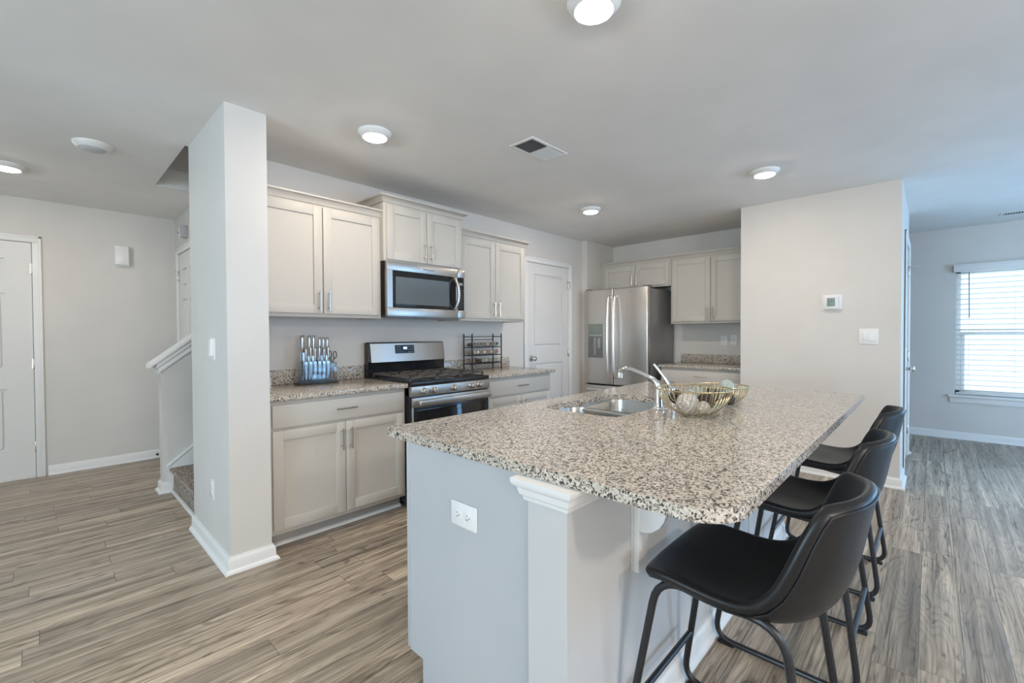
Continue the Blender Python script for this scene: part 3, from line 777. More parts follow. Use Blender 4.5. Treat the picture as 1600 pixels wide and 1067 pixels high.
hp = [(a0+.635, D, 1.71), (a0+.637, D+.022, 1.69), (a0+.645, D+.040, 1.64), (a0+.648, D+.044, 1.58), (a0+.645, D+.040, 1.52), (a0+.637, D+.022, 1.47), (a0+.635, D, 1.45)]
obj('handle', MB().tube(hp, .016, 12, flat=.6), STEEL, dr, T_RANGE)
m = MB(); m.box(a0+.674, D-.03, zb, a1, D, wz0_, .003); m.box(a0+.674, D-.03, wz1_, a1, D, zt_, .003); m.box(a1-.012, D-.03, wz0_, a1, D, wz1_)
obj('side_trim', m, STEEL, mw, T_RANGE)
KEYM = mat('key_mark', (.12,.12,.125), .5)
cp = obj('control_panel', MB().box(a0+.673, D-.03, wz0_, a1-.012, D-.001, wz1_, .001), BLKG, mw, T_RANGE)
obj('display', MB().box(a0+.688, D-.002, 1.655, a1-.026, D, 1.678), mat('display_grey', (.30,.32,.33), .2), cp, T_RANGE)
m = MB()
for i in range(8):
    for j in range(3): obj('key', MB().box(a0+.687+j*.0155, D-.002, 1.462+i*.021, a0+.687+j*.0155+.009, D-.0004, 1.462+i*.021+.007), KEYM, cp, T_RANGE)
text('badge_lettering', 'Whirlpool', .026, mat('badge_grey', (.16,.15,.15), .4, .6), mw, (a0+.375, W-D-.0003, 1.754), (1,0,0), (0,0,1))

# ------------------------------------------------------------------ refrigerator
fr = thing('refrigerator', 'stainless french door refrigerator with ice dispenser', 'refrigerator', (5.1, 2.825, 0))
y0, y1, ym = 2.364, 3.222, 2.812
y1 = 3.232
T = T_FRIDGE
obj('body', MB().box(y0+.004, .025, .02, y1-.004, .655, 1.765, .004), FRSIDE, fr, T)
obj('gasket', MB().box(y0+.012, .655, .06, y1-.012, .668, 1.76), FELT, fr, T)
m = MB(); m.box(y0, .665, .615, ym-.003, .742, 1.785, .012, 3)
rd = obj('door', m, STEELV, fr, T)
m = MB(); m.box(ym+.003, .665, .615, y1, .742, 1.785, .012, 3)
ld = obj('door', m, STEELV, fr, T)
m = MB(); m.box(y0, .665, .06, y1, .742, .600, .012, 3)
fd = obj('freezer_drawer', m, STEELV, fr, T)
def arch(y):
    return [(y, .742, 1.69), (y, .765, 1.685), (y, .790, 1.60), (y, .803, 1.40), (y, .806, 1.20), (y, .803, 1.0), (y, .790, .80), (y, .765, .715), (y, .742, .71)]
for dd_, yy in ((rd, ym-.042), (ld, ym+.042)):
    obj('handle', MB().tube(fillet(arch(yy), .03, 3), .019, 12, flat=.8), STEELH, dd_, T)
m = MB(); yy0, yy1 = y0+.06, y1-.06
m.tube(fillet([(yy0, .742, .548), (yy0, .79, .548), (yy1, .79, .548), (yy1, .742, .548)], .03, 4), .015, 10)
obj('handle', m, STEELH, fd, T)
# dispenser on the left door
da, db = 2.955, 3.165
m = MB(); m.box(da, .740, 1.195, db, .746, 1.362, .002); dp = obj('dispenser_panel', m, mat('dispenser_grey', (.23,.26,.23), .25), ld, T)
for i in range(6): obj('key', MB().box(da+.02+i*.030, .746, 1.215, da+.02+i*.030+.014, .7468, 1.223), PLATE, dp, T)
m = MB(); m.box(da, .735, .965, db, .744, 1.195, .001); m.box(da-.004, .735, .94, db+.004, .752, .965, .002)
dr = obj('dispenser_recess', m, mat('recess_grey', (.20,.20,.20), .3, .4), ld, T)
m = MB(); m.box(da+.03, .744, 1.06, da+.07, .752, 1.185, .003); m.box(da+.10, .744, .975, da+.122, .750, 1.19, .003)
obj('paddle', m, STEEL, dr, T)
for y in (y0+.04, y1-.04): obj('hinge_cover', MB().box(y-.03, .60, 1.765, y+.03, .72, 1.80, .006), PLATES, fr, T)
text('badge_lettering', 'Whirlpool', .026, CHROME, rd, (F-.7424, y0+.18, 1.722), (0,-1,0), (0,0,1))
for y in (y0+.06, y1-.06): obj('foot', MB().lathe([(.02,0),(.02,.01),(.012,.022)], T((y, .6, 0)), n=12), RUB, fr)

# ------------------------------------------------------------------ island
isl = thing('kitchen_island', 'pale grey kitchen island carcass with end panel and bar side', 'island', (2.0, 1.0, 0))
bx = .904; ex = 3.10; zt2 = IZ - .03
hw0, hw1, cf = .657, .787, 1.365
m = MB(); m.prism([(hw1+.003, 0), (cf-.075, 0), (cf-.075, .10), (cf, .10), (cf, zt2), (hw1+.003, zt2)], 'x', bx, bx+.018)
obj('end_panel', m, ISL, isl)
m = MB(); m.box(bx+.001, cf+.003, .103, bx+.02, cf+.020, zt2-.001, .002); obj('corner_stile', m, ISL, isl)
m = MB(); m.box(bx+.018, hw1, 0, ex, cf-.075, .095)
m.box(bx+.018, hw1, .095, ex, hw1+.02, zt2)            # back panel of the cabinets
m.box(ex-.018, hw1+.02, .095, ex, cf, zt2); m.box(bx+.018, hw1+.02, .10, ex-.018, cf, .118)
m.box(bx+.02, cf-.02, .118, 1.58, cf, zt2); m.box(2.36, cf-.02, .118, ex-.018, cf, zt2); m.box(1.58, cf-.02, .118, 2.36, cf, .60)
obj('cabinet_body', m, ISL, isl)
xs = [(.93, 1.56), (1.57, 1.95), (1.955, 2.34), (2.35, 3.09)]
for a, b in xs:
    dd_ = MB(); sh = shaker(a, b, .118, .838, 0); 
    for v in sh.bm.verts: v.co = (v.co.x, cf + v.co.y, v.co.z)
    obj('door', sh, CAB, isl)
m = MB(); m.box(bx-.012, hw0, 0, ex, hw1-.001, zt2); obj('half_wall', m, HALF, isl)
crn = [(0,0),(.007,0),(.009,.010),(.016,.016),(.020,.034),(.030,.042),(.033,.050),(.033,.060),(0,.060)]
m = MB(); m.sweep([(bx-.002, hw1+.001), (bx-.012, hw1+.001), (bx-.012, hw0), (bx+.115, hw0), (bx+.115, hw0+.004)], [(a, b + zt2-.061) for a, b in crn])
obj('post_crown', m, TRIM, isl)
m = MB(); m.sweep([(bx-.012, hw1), (bx-.012, hw0), (ex, hw0)], BASE); obj('baseboard', m, TRIM, isl)
m = MB(); m.box(1.68, hw0-.004, .085, 1.70, hw0+.001, zt2); m.box(2.40, hw0-.004, .085, 2.42, hw0+.001, zt2); obj('panel_batten', m, HALF, isl)
for i, x in enumerate((1.235, 2.30)):
    br = thing('support_bracket', ('white bracket under the countertop overhang behind the nearest stool', 'white bracket under the countertop overhang toward the far stools')[i], 'bracket', (x, hw0, zt2-.33), 'countertop brackets')
    m = MB(); m.box(x-.020, hw0-.026, zt2-.335, x+.020, hw0-.0065, zt2-.001, .002); m.box(x-.020, hw0-.006, zt2-.335, x+.075, hw0-.0005, zt2-.001, .001); obj('back_plate', m, TRIM, br)
    m = MB(); pts = [(hw0-.025, zt2-.002), (hw0-.215, zt2-.002), (hw0-.215, zt2-.022)]
    pts += [(hw0-.165, zt2-.035), (hw0-.130, zt2-.065), (hw0-.112, zt2-.105), (hw0-.107, zt2-.135), (hw0-.101, zt2-.160), (hw0-.085, zt2-.185), (hw0-.062, zt2-.204), (hw0-.04, zt2-.211), (hw0-.025, zt2-.212)]
    m.prism(pts, 'x', x-.011, x+.011, .002); obj('gusset', m, TRIM, br)
    m = MB()
    for z in (.25, .28): m.lathe([(.007,0),(.006,.004),(0,.005)], (x+(.048 if z < .26 else .034), hw0-.006, zt2-z+.05), (0,-1,0), 10)
    obj('screw', m, PLATE, br)

def rrect(x0, y0, x1, y1, r, n=6):
    rs = r if isinstance(r, (list, tuple)) else [r]*4
    out = []
    for (cx, cy, sx_, sy_, a0_, rr) in ((x0, y0, 1, 1, pi, rs[0]), (x1, y0, -1, 1, 1.5*pi, rs[1]), (x1, y1, -1, -1, 0, rs[2]), (x0, y1, 1, -1, .5*pi, rs[3])):
        for k in range(n+1):
            a = a0_ + k/n*pi/2; out.append((cx + sx_*rr + cos(a)*rr, cy + sy_*rr + sin(a)*rr))
    return out
def slab_hole(outer, inner, z0, z1, bev):
    bm = bmesh.new()
    def ring(p, z): return [bm.verts.new((x, y, z)) for x, y in p]
    rings = [[ring(outer, z0)], [ring(inner, z0)]]
    e = []
    A, B = rings[0][0], rings[1][0]
    for L in (A, B): e += [bm.edges.new((L[i], L[(i+1) % len(L)])) for i in range(len(L))]
    bmesh.ops.triangle_fill(bm, use_beauty=True, edges=e)
    bmesh.ops.recalc_face_normals(bm, faces=bm.faces[:])
    ex_ = bmesh.ops.extrude_face_region(bm, geom=bm.faces[:])
    vs = [g for g in ex_['geom'] if isinstance(g, bmesh.types.BMVert)]
    bmesh.ops.translate(bm, vec=(0,0,z1-z0), verts=vs)
    bmesh.ops.recalc_face_normals(bm, faces=bm.faces[:])
    es = [ed for ed in bm.edges if len(ed.link_faces) == 2 and abs(ed.calc_face_angle(0)) > 1.2 and abs(ed.verts[0].co.z - ed.verts[1].co.z) < 1e-5]
    bmesh.ops.bevel(bm, geom=es, offset=bev, segments=2, affect='EDGES', profile=.5, clamp_overlap=True)
    m = MB(); m.bm.free(); m.bm = bm; return m
kx0, ky0_, kx1, ky1_ = 1.645, .955, 2.315, 1.372
tp = slab_hole(rrect(IX0, IY0, IX1, IY1, [.11, .02, .02, .02], 8), rrect(kx0, ky0_, kx1, ky1_, .075, 6), zt2, IZ, .005)
tag(obj('countertop', tp, GRAN, angle=18), 'large granite island countertop with rounded near corner and sink cutout', 'countertop')
# sink: two basins
sk = thing('sink', 'double basin stainless undermount sink in the island', 'sink', ((kx0+kx1)/2, (ky0_+ky1_)/2, zt2-.2))
def basin(x0, y0, x1, y1, zt_, dep):
    m = MB(); bm = m.bm; rings = []
    for off, z, r in ((-.012, zt_, .085), (0, zt_, .075), (.004, zt_-.02, .072), (.016, zt_-dep+.03, .062), (.03, zt_-dep+.006, .05), (.06, zt_-dep, .03)):
        rings.append([bm.verts.new((x, y, z)) for x, y in rrect(x0+off, y0+off, x1-off, y1-off, r, 5)])
    for A, B in zip(rings, rings[1:]):
        n = len(A)
        for k in range(n): bm.faces.new((A[k], A[(k+1) % n], B[(k+1) % n], B[k]))
    bm.faces.new(rings[-1]); return m
mid = 1.945
for (xa, xb) in ((kx0-.006, mid-.008), (mid+.008, kx1+.006)):
    bs_ = obj('basin', basin(xa, ky0_-.006, xb, ky1_+.006, zt2-.0015, .19), STEELS, sk)
    obj('drain', MB().lathe([(0,.001),(.02,.001),(.022,.004),(.042,.005),(.045,.001)], ((xa+xb)/2, 1.17, zt2-.1915), n=20), CHROME, bs_)
obj('divider', MB().box(mid-.014, ky0_+.03, zt2-.03, mid+.014, ky1_-.03, zt2-.006, .006), STEELS, sk)
# faucet
fa = thing('faucet', 'chrome kitchen faucet spout curving over the sink', 'faucet', (1.95, .915, IZ))
m = MB(); m.lathe([(0,0),(.030,0),(.031,.006),(.024,.012),(.020,.02),(.018,.07),(.0175,.10),(0,.102)], (1.95, .915, IZ), n=24); obj('base', m, CHROME, fa)
sp = [(1.95, .915, IZ+.085), (1.95, .918, IZ+.115), (1.95, .935, IZ+.138), (1.95, .985, IZ+.158), (1.95, 1.045, IZ+.178), (1.95, 1.085, IZ+.181), (1.95, 1.108, IZ+.170), (1.95, 1.113, IZ+.158)]
m = MB(); m.tube(fillet(sp, .03, 3), .0125, 14); obj('spout', m, CHROME, fa)
obj('aerator', MB().lathe([(0,0),(.0145,0),(.0145,.022),(.013,.024)], (1.95, 1.1135, IZ+.138), n=16), CHROME, fa)
m = MB(); m.lathe([(0,0),(.028,0),(.029,.006),(.022,.012),(.021,.05),(.024,.07),(.022,.088),(.012,.098),(0,.10)], (2.085, .915, IZ), n=24); fh = obj('handle_base', m, CHROME, fa)
m = MB(); m.tube([(2.085, .915, IZ+.08), (2.075, .928, IZ+.115), (2.062, .945, IZ+.15), (2.045, .965, IZ+.185), (2.035, .978, IZ+.205)], [.016, .013, .010, .010, .0085], 12, flat=.7); obj('lever', m, CHROME, fh)

# ------------------------------------------------------------------ wire bowls and decorative balls
def wire_bowl(label, c, Rr, H, rot):
    t = thing('wire_bowl', label, 'bowl', c, 'gold wire bowls on the island')
    base_r = Rr*.22
    def prof(r):   # height at radius r
        q = max(0, (r-base_r)/(Rr-base_r)); return .004 + H*(1 - math.sqrt(max(0, 1 - q**1.75)))*.82 + H*.18*q
    def P(a, r): return (cos(a)*r, sin(a)*r, min(H, prof(r)))
    rim = MB(); rim.tube([(cos(2*pi*k/48)*Rr, sin(2*pi*k/48)*Rr, H) for k in range(48)], .0028, 8, closed=True)
    obj('rim', rim, GOLD, t, local=True)
    ring = MB(); ring.tube([(cos(2*pi*k/32)*base_r, sin(2*pi*k/32)*base_r, .004) for k in range(32)], .002, 6, closed=True)
    obj('base_ring', ring, GOLD, t, local=True)
    nsec = 6; half = pi/nsec
    for sct in range(nsec):
        w_ = MB(); b0 = rot + sct*2*pi/nsec; b1 = b0 + (half if sct % 2 == 0 else -half)*.0
        # wires run parallel to the sector's edge, giving the folded look
        ax = b0 + half*(1 if sct % 2 else -1)
        nw = 9
        e1 = Vector((cos(ax), sin(ax))); e2 = Vector((-sin(ax), cos(ax)))
        for k in range(nw):
            aa = b0 - half + (k+.5)*2*half/nw
            start = Vector((cos(aa), sin(aa)))*Rr
            pts = []
            for j in range(15):
                q = start - e1*(Rr*1.1*j/14)
                r = q.length; ang = math.atan2(q.y, q.x)
                da_ = (ang - b0 + pi) % (2*pi) - pi
                if r < base_r or abs(da_) > half*1.03: break
                pts.append(P(ang, r))
            if len(pts) > 1: w_.tube(pts, .0013, 5)
        w_.tube([P(b0-half, base_r + (Rr-base_r)*j/10) for j in range(11)], .0014, 6)
        obj('wire_panel', w_, GOLD, t, local=True)
    return t
B1, B2 = Vector((1.905, .735, IZ)), Vector((2.285, .745, IZ))
wire_bowl('larger gold wire bowl beside the faucet', B1, .150, .118, .35)
wire_bowl('smaller gold wire bowl behind the larger one', B2, .118, .095, .1)
def twine(name, c1, c2, sc=60, wrap=True):
    m = mat(name, c1, .7)
    wv = nd(m, 'ShaderNodeTexWave'); wv.inputs['Scale'].default_value = sc; wv.inputs['Distortion'].default_value = 6; wv.inputs['Detail'].default_value = 2
    lk(m, objco(m), wv.inputs['Vector']); r = ramp(m, [(.25, c2), (.6, c1)]); lk(m, wv.outputs[0], r.inputs[0]); lk(m, r.outputs[0], bsdf(m).inputs['Base Color'])
    bump(m, wv.outputs[0], .8, .004); return m
BM = {'cream': twine('cream_twine', (.70,.65,.56), (.46,.40,.33)), 'white': twine('white_rattan', (.70,.67,.61), (.48,.43,.37), 50),
      'grey': twine('grey_glaze', (.42,.44,.42), (.26,.28,.27), 14), 'brown': twine('brown_vine', (.075,.052,.04), (.02,.014,.012), 45),
      'glass': mat('green_glass', (.40,.46,.42), .12), 'dark': twine('slate_twine', (.12,.125,.13), (.03,.03,.032), 45)}
def ball(label, c, r, k, grp):
    m = MB(); bmesh.ops.create_uvsphere(m.bm, u_segments=24, v_segments=16, radius=r)
    for v in m.bm.verts:
        q = v.co.normalized(); v.co += q * .0016 * sin(q.x*23+c[0]*9) * cos(q.z*19)
    o = obj('decorative_ball', m, BM[k], local=True, angle=80); o.location = c
    return tag(o, label, 'ball', grp)
g1, g2 = 'balls in the larger bowl', 'balls in the smaller bowl'
rv = Vector((rt.x, rt.y, 0)); fv = Vector((fw.x, fw.y, 0))
def at(B, s, f_, z): return B + rv*s + fv*f_ + Vector((0,0,z))
ball('largest cream twine ball at the left of the larger bowl', at(B1, -.035, -.02, .058), .046, 'white', g1)
ball('grey green glazed ball behind the cream ball in the larger bowl', at(B1, .01, .058, .070), .036, 'grey', g1)
ball('dark brown vine ball at the right of the larger bowl', at(B1, .050, .0, .062), .036, 'brown', g1)
ball('small cream ball in front low in the larger bowl', at(B1, .015, -.058, .044), .028, 'cream', g1)
ball('brown ball half hidden at the back of the larger bowl', at(B1, -.055, .055, .075), .030, 'brown', g1)
ball('pale green glass ball standing above the smaller bowl rim', at(B2, .026, .01, .088), .037, 'glass', g2)
ball('dark slate ball low in the smaller bowl', at(B2, .02, -.030, .034), .028, 'dark', g2)
ball('brown ball at the left of the smaller bowl', at(B2, -.045, .01, .050), .036, 'brown', g2)

# ------------------------------------------------------------------ knife stand
kz = CZ
ks = thing('knife_stand', 'clear acrylic knife stand with black base on the left counter', 'knife block', (1.355, 3.19, kz))
obj('base', MB().box(1.212, 3.135, kz, 1.488, 3.245, kz+.012, .004), BLK, ks)
for y in (3.150, 3.188, 3.226): obj('acrylic_panel', MB().box(1.225, y, kz+.012, 1.478, y+.004, kz+.165 if y > 3.18 else kz+.14, .001), ACRYL, ks)
for x in (1.223, 1.476): obj('side_panel', MB().box(x, 3.150, kz+.012, x+.004, 3.230, kz+.15, .001), ACRYL, ks)
KST = mat('knife_steel', (.50,.49,.47), .26, 1); KDK = mat('knife_handle_seam', (.03,.03,.03), .5)
def knife(x, y, ztop, zb, ztip, wd_, label):
    t = thing('knife', label, 'knife', (x, y, ztip), 'knives in the clear stand')
    L = ztop - zb; m = MB()
    hs = [(0, .5), (.12, .72), (.3, .95), (.55, .78), (.8, 1.05), (.95, .9), (1, .45)]
    m.tube([(x, y, zb + a*L) for a, _ in hs], [.0095*wd_*b for _, b in hs], 12, flat=.75)
    h = obj('handle', m, KST, t)
    m = MB(); m.tube([(x+.0075*wd_, y-.001, zb + a*L) for a, _ in hs], [.0022]*len(hs), 6); obj('spine', m, KDK, h)
    m = MB(); bw = .011*wd_
    m.prism([(x-bw, zb), (x+bw, zb), (x+bw*.95, ztip+.04), (x+bw*.2, ztip), (x-bw*.7, ztip+.012)], 'y', y-.0012, y+.0012); obj('blade', m, KST, t)
    return t
nm = ('leftmost', 'second from left', 'third from left', 'fourth from left', 'fifth from left', 'rightmost')
for i, (x, zt_) in enumerate(((1.258, 1.236), (1.307, 1.236), (1.336, 1.236), (1.380, 1.222), (1.407, 1.221), (1.435, 1.221))):
    knife(x, 3.209, zt_, 1.115 if i == 0 else 1.09, kz+.025, 1.35 if i == 0 else 1.05, nm[i] + ' tall steel knife in the back row of the stand')
for i, x in enumerate((1.268, 1.300, 1.331, 1.362, 1.394, 1.424)):
    knife(x, 3.170, 1.150 + (.008 if i % 2 else 0), 1.052, kz+(.03, .05, .035, .06, .04, .05)[i], .85, nm[i] + ' shorter steel knife in the front row of the stand')
sc = thing('scissors', 'kitchen scissors with looped handles at the right of the knife stand', 'scissors', (1.464, 3.209, kz+.05))
m = MB()
for cx, cz in ((1.455, 1.095), (1.492, 1.092)):
    m.tube([(cx + .012*cos(a*pi/8), 3.209, cz + .026*sin(a*pi/8)) for a in range(16)], .0035, 8, closed=True)
m.tube([(1.458, 3.209, 1.070), (1.466, 3.209, 1.035)], .004, 8); m.tube([(1.487, 3.209, 1.068), (1.470, 3.209, 1.035)], .004, 8)
obj('handle', m, BLKMET, sc)
m = MB(); m.prism([(1.459, 1.04), (1.473, 1.04), (1.470, kz+.05), (1.464, kz+.05)], 'y', 3.207, 3.211); obj('blade', m, KST, sc)

# ------------------------------------------------------------------ spice rack
sr = thing('spice_rack', 'black wire spice rack with three tiers on the right counter', 'rack', (2.985, 3.21, CZ))
xa, xb, ya, yb = 2.792, 3.182, 3.152, 3.272
for x in (xa, xb):
    for y in (ya, yb): obj('post', MB().box(x-.005, y-.005, CZ, x+.005, y+.005, 1.245, .002), BRONZE, sr)
    m = MB()
    for z in (.955, 1.035, 1.112, 1.215): m.box(x-.004, ya, z-.004, x+.004, yb, z+.004, .001)
    obj('side_rung', m, BRONZE, sr)
for k, z in enumerate((.955, 1.035, 1.112)):
    m = MB()
    for y in (ya, ya+.05, yb-.02): m.tube([(xa, y, z), (xb, y, z)], .003, 6)
    m.tube([(xa, ya-.002, z+.012), (xb, ya-.002, z+.012)], .002, 6) if k == 0 else None
    obj('shelf_wire', m, BRONZE, sr)
m = MB(); m.tube([(xa, yb, 1.215), (xb, yb, 1.215)], .003, 6); m.tube([(xa, yb, 1.185), (xb, yb, 1.185)], .003, 6); obj('top_wire', m, BRONZE, sr)
LID = mat('jar_lid', (.55,.54,.52), .3, .8); 
SPC = [mat('spice_%s' % n, c, .8) for n, c in (('brown', (.16,.085,.045)), ('red', (.33,.075,.035)), ('tan', (.42,.30,.16)), ('green', (.16,.17,.07)), ('dark', (.05,.035,.025)), ('cream', (.6,.52,.4)))]
def make_jar(spice):
    j = bpy.data.objects.new('spice_jar', None); COL.objects.link(j); j.empty_display_size = .02
    ax = (0, 1, 0)
    obj('glass', MB().lathe([(0,.016),(.0185,.016),(.0195,.022),(.0195,.095),(.016,.10),(0,.101)], (0,0,0), ax, 14), JARG, j, local=True)
    obj('spice', MB().lathe([(0,.02),(.0175,.02),(.0175,.092),(0,.094)], (0,0,0), ax, 12), SPC[spice], j, local=True)
    l = obj('lid', MB().lathe([(0,.002),(.013,.002),(.015,0),(.0192,0),(.0198,.002),(.0198,.017),(0,.018)], (0,0,0), ax, 16), LID, j, local=True)
    obj('lid_mark', MB().lathe([(0,-.0006),(.011,-.0006),(.011,.0025)], (0,0,0), ax, 12), SPC[spice], l, local=True)
    return j
protos = {}
ordn = ('first', 'second', 'third', 'fourth', 'fifth', 'sixth', 'seventh', 'eighth')
def jar(x, y, z, spice, label, grp, rx=radians(-6), rz=0):
    if spice not in protos: j = protos[spice] = make_jar(spice)
    else: j = copy_tree(protos[spice])
    j.location = (x, y, z); j.rotation_euler = (rx, 0, rz); tag(j, label, 'jar', grp)
for i in range(8):
    jar(2.822+i*.0425, ya-.004, 1.146, (4,0,4,0,2,4,0,4)[i], ordn[i] + ' spice jar from the left on the top tier', 'spice jars on the top tier')
    jar(2.822+i*.0425, ya-.004, 1.069, (2,5,0,5,1,2,3,1)[i], ordn[i] + ' spice jar from the left on the middle tier', 'spice jars on the middle tier')
for i in range(3):
    jar(2.932+i*.0425, ya-.004, .989, (3,2,3)[i], ordn[i] + ' upright facing spice jar from the left on the bottom tier', 'spice jars on the bottom tier')
jar(2.838, ya+.052, .989, 1, 'red spice jar lying sideways on the bottom tier', 'spice jars on the bottom tier', 0, radians(-68))

# ------------------------------------------------------------------ plates, switches, small wall things
def plate(mb, u, z, w=.072, h=.117, t=.006): return mb.box(u-w/2, 0, z-h/2, u+w/2, t, z+h/2, .0025)
def outlet(label, T, u, z, horiz=False, cat='outlet', loc=None):
    o = thing('wall_outlet', label, cat, T((u, 0, z)))
    w, h = (.122, .076) if horiz else (.072, .117)
    obj('cover_plate', plate(MB(), u, z, w, h), PLATE, o, T)
    for s in (-.0235, .0235):
        cu, cz = (u+s, z) if horiz else (u, z+s)
        rc = obj('receptacle', MB().lathe([(0,0),(.0165,0),(.0165,.0085),(.015,.0092),(0,.0095)], (cu, 0, cz), (0,1,0), 20), PLATE, o, T)
        m = MB()
        for (a, b, hw_, hh) in ((-.006, .003, .0012, .0045), (.006, .003, .0012, .0035), (0, -.0075, .0022, .0022)):
            uu, zz = (cu + b, cz + a) if horiz else (cu + a, cz + b)
            x_, z_ = (hh, hw_) if horiz else (hw_, hh)
            m.box(uu-x_, .008, zz-z_, uu+x_, .0098, zz+z_)
        obj('slots', m, PLATES, rc, T)
    return o
outlet('white duplex outlet set sideways in the island end panel', T_ISL, 1.060, .671, True)
outlet('white outlet low on the wall stub beside the stairs', T_STUB, 2.985, .362)
outlet('white outlet plate left of the switch above the far counter', T_FRIDGE, 1.775, 1.152)
def switch(label, T, u, z, w, gangs, slide=False):
    o = thing('light_switch', label, 'switch', T((u, 0, z)))
    obj('cover_plate', plate(MB(), u, z, w, .127), PLATE, o, T)
    n = len(gangs)
    for i, k in enumerate(gangs):
        uu = u + (i - (n-1)/2)*.046
        m = MB()
        if k == 'rocker': m.prism([(0, z-.033), (.016, z-.033), (.009, z+.033), (0, z+.033)], 'x', uu-.0165, uu+.0165, .001)
        elif k == 'dimmer': m.box(uu-.0165, 0, z-.033, uu+.0165, .010, z+.033, .002)
        elif k == 'big': m.prism([(0, z-.036), (.024, z-.036), (.018, z+.056), (0, z+.058)], 'x', uu-.026, uu+.026, .002)
        else: m.box(uu-.005, 0, z-.006, uu+.005, .016, z+.008, .002)
        obj('rocker' if k != 'toggle' else 'toggle', m, PLATE, o, T)
    return o
switch('white single switch with protruding paddle on the wall stub', T_STUB, 2.925, 1.162, .10, ['big'])
switch('white double switch plate below and right of the thermostat', T_THERM, .376, 1.205, .127, ['rocker', 'dimmer'])
switch('small switch plate nearest the thermostat wall above the far counter', T_FRIDGE, 1.668, 1.158, .072, ['toggle'])
th = thing('thermostat', 'white digital thermostat on the plain wall', 'thermostat', T_THERM((.624, 0, 1.49)))
obj('back_plate', MB().box(.553, 0, 1.43, .697, .010, 1.56, .008), PLATE, th, T_THERM)
bd = obj('housing', MB().box(.572, .010, 1.437, .676, .034, 1.548, .006), mat('thermostat_white', (.76,.76,.75), .4), th, T_THERM)
obj('screen', MB().box(.598, .033, 1.462, .654, .0352, 1.532, .001), mat('lcd_grey_green', (.22,.29,.28), .25), bd, T_THERM)
m = MB(); m.box(.615, .0350, 1.494, .627, .0356, 1.512); m.box(.632, .0350, 1.494, .642, .0356, 1.500); obj('screen_digits', m, PLATES, bd, T_THERM)
cb = thing('door_chime', 'white rectangular chime box on the entry wall', 'door chime', T_ENTRY((.553, 0, 1.918)))
obj('cover', MB().box(.500, .004, 1.925, .602, .055, 2.105, .004), PLATE, cb, T_ENTRY)
obj('back_plate', MB().box(.505, 0, 1.918, .612, .006, 2.10, .002), PLATE, cb, T_ENTRY)
sd = thing('smoke_alarm', 'round white alarm on the wall above the door behind the stairs', 'alarm', T_CLOSET((5.30, 0, 2.235)))
obj('base', MB().lathe([(0,0),(.068,0),(.068,.012),(.060,.03),(.035,.042),(0,.044)], (5.30, 0, 2.235), (0,1,0), 28), PLATE, sd, T_CLOSET)
obj('sensor_eye', MB().lathe([(.012,.040),(.012,.047),(0,.048)], (5.31, 0, 2.235), (0,1,0), 14), PLATES, sd, T_CLOSET)
obj('strobe', MB().box(5.14, 0, 2.17, 5.215, .05, 2.285, .005), mat('lilac_grey', (.45,.44,.46), .4), sd, T_CLOSET)
dsn = thing('door_stop', 'small metal door stop on the baseboard near the stairs', 'door stop', (.79, E-.016, .045))
m = MB(); m.lathe([(.011,0),(.011,.004),(.005,.006),(.005,.05)], (.79, .015, .045), (0,1,0), 12); obj('rod', m, NICKEL, dsn, T_ENTRY)
obj('bumper', MB().lathe([(.009,.05),(.010,.054),(.010,.066),(0,.067)], (.79, .015, .045), (0,1,0), 12), RUB, dsn, T_ENTRY)

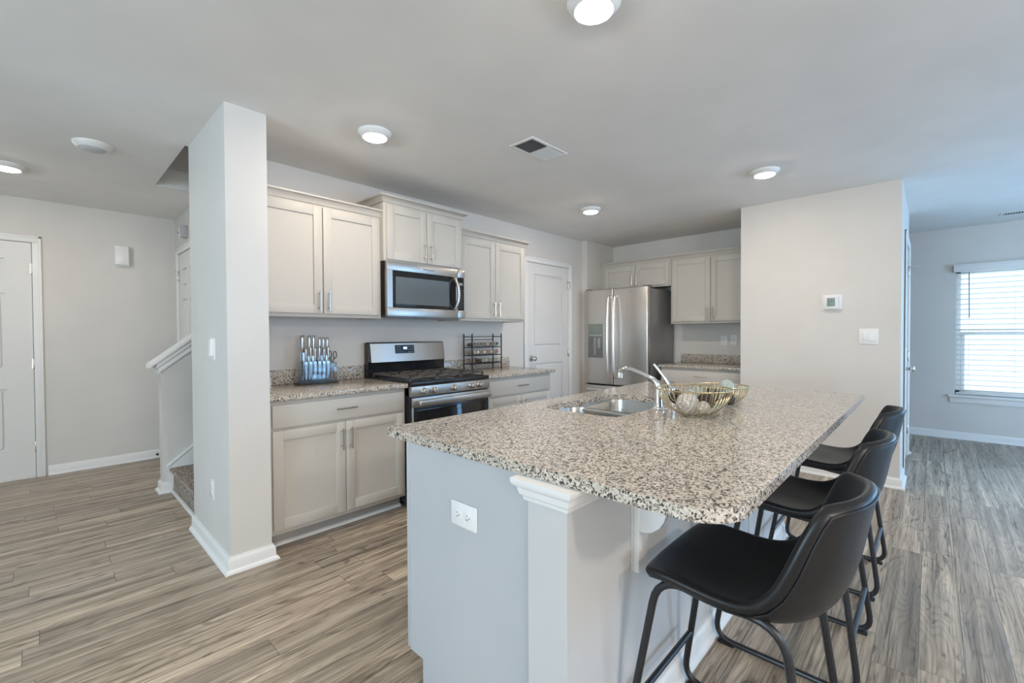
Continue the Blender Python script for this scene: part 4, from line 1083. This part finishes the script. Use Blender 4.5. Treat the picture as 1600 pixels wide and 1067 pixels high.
# ------------------------------------------------------------------ bar stools
def seat_shell():
    """inner and outer skins of the bucket; rows run from the seat front to the back top"""
    Cc = [(.182, .590), (.170, .602), (.128, .604), (.06, .594), (0, .584), (-.055, .576), (-.106, .574), (-.150, .584), (-.188, .607), (-.217, .645), (-.240, .695), (-.257, .750), (-.271, .805), (-.283, .852), (-.289, .876)]
    Ec = [(.172, .590), (.160, .604), (.118, .611), (.055, .606), (.005, .602), (-.042, .602), (-.082, .611), (-.113, .634), (-.136, .668), (-.154, .708), (-.170, .750), (-.186, .792), (-.203, .830), (-.219, .857), (-.232, .866)]
    hw = [.205, .214, .218, .219, .220, .221, .222, .222, .220, .216, .210, .202, .192, .180, .168]
    tc = [.030, .034, .038, .043, .049, .056, .061, .062, .057, .050, .043, .037, .032, .030, .028]
    m = MB(); bm = m.bm; N = len(Cc); nt = 15; inn = []; out = []
    for i in range(N):
        a, b = Vector(Cc[max(i-1, 0)]), Vector(Cc[min(i+1, N-1)]); d = (b - a).normalized(); nc = Vector((d.y, -d.x))   # (y,z) normal towards the sitter
        a, b = Vector(Ec[max(i-1, 0)]), Vector(Ec[min(i+1, N-1)]); d = (b - a).normalized(); ne = Vector((d.y, -d.x))
        if nc.y < 0 and i < 4: nc = -nc
        if ne.y < 0 and i < 4: ne = -ne
        if i >= 4:
            if nc.x + nc.y < 0: nc = -nc
            if ne.x + ne.y < 0: ne = -ne
        r1, r2 = [], []
        for j in range(nt):
            t = -1 + 2*j/(nt-1); w_ = abs(t)**2.6
            p = Vector(Cc[i])*(1-w_) + Vector(Ec[i])*w_; n_ = (nc*(1-w_) + ne*w_).normalized()
            th = tc[i]*(1-w_) + .026*w_
            x = hw[i]*t; side = (.012 if i > 5 else .004)*w_*(1 if t > 0 else -1)
            r1.append(bm.verts.new((x - side*.3, p.x, p.y))); q = p - n_*th
            r2.append(bm.verts.new((x*(1 - .01*w_) + side, q.x, q.y)))
        inn.append(r1); out.append(r2)
    for Gd, fl in ((inn, 0), (out, 1)):
        for i in range(N-1):
            for j in range(nt-1):
                f = (Gd[i][j], Gd[i][j+1], Gd[i+1][j+1], Gd[i+1][j]); bm.faces.new(f[::-1] if fl else f)
    def border(Gd): return [Gd[i][0] for i in range(N)] + [Gd[N-1][j] for j in range(1, nt)] + [Gd[i][nt-1] for i in range(N-2, -1, -1)] + [Gd[0][j] for j in range(nt-2, 0, -1)]
    A, B = border(inn), border(out)
    for k in range(len(A)):
        q = (k+1) % len(A); bm.faces.new((A[k], A[q], B[q], B[k]))
    q_ = lambda i, j: out[i][j].co*.55 + out[i][1 if j == 0 else nt-2 if j == nt-1 else j].co*.45
    seam = [q_(i, 0) for i in range(1, N-1)] + [out[N-1][j].co*.55 + out[N-2][j].co*.45 for j in range(1, nt-1)] + [q_(i, nt-1) for i in range(N-2, 0, -1)] + [out[0][j].co*.6 + out[1][j].co*.4 for j in range(nt-2, 0, -1)]
    return m, seam
def make_stool():
    s = bpy.data.objects.new('bar_stool', None); COL.objects.link(s); s.empty_display_size = .1
    m, seam = seat_shell()
    o = obj('bucket_seat', m, LEATH, s, local=True, angle=180)
    sb = o.modifiers.new('smooth', 'SUBSURF'); sb.levels = 2; sb.render_levels = 2
    pm = MB(); pm.tube(seam, .003, 8, closed=True); obj('seam_piping', pm, LEATH, o, local=True, angle=60)
    for sx_ in (-1, 1):
        def X(z): return sx_*(.222 - (z-.014)/.55*.042)
        pts = [(.232, .014), (-.236, .014), (-.165, .560), (.140, .572)]
        fp = fillet([(X(z), y, z) for y, z in pts], .075, 6, closed=True)
        fr_ = obj('side_frame', MB().tube(fp, .0105, 10, closed=True), BLKMET, s, local=True)
        for y in (.185, -.19):
            obj('foot_pad', MB().box(sx_*.222-.013, y-.03, 0, sx_*.222+.013, y+.03, .012, .003), RUB, fr_, local=True)
    def Yf(z): return .232 - (z-.014)/.558*.092
    def Yr(z): return -.236 + (z-.014)/.546*.071
    for yy, z in ((Yf(.20), .20), (Yr(.20), .20)):
        xh = .222 - (z-.014)/.55*.042
        fb = obj('foot_rail', MB().tube([(-xh, yy, z), (xh, yy, z)], .0095, 10), BLKMET, s, local=True)
        for q in (-1, 1): obj('bolt', MB().lathe([(0,0),(.006,0),(.006,.004),(0,.005)], (q*(xh+.010), yy, z), (q,0,0), 8), BLKMET, fb, local=True)
    m = MB()
    for y in (.09, -.10): m.tube([(-.17, y, .562), (.17, y, .562)], .009, 8)
    obj('seat_support', m, BLKMET, s, local=True)
    return s
proto = make_stool()
labs = ('nearest black leather bar stool at the rounded counter corner', 'middle black leather bar stool of the row of three', 'farthest black leather bar stool nearest the thermostat wall')
for i, (x, y, rz) in enumerate(((1.332, .402, 0), (2.080, .402, 0), (2.842, .402, 0))):
    o = proto if i == 0 else copy_tree(proto)
    o.location = (x, y, 0); o.rotation_euler = (0, 0, rz)
    tag(o, labs[i], 'stool', 'black bar stools at the island')
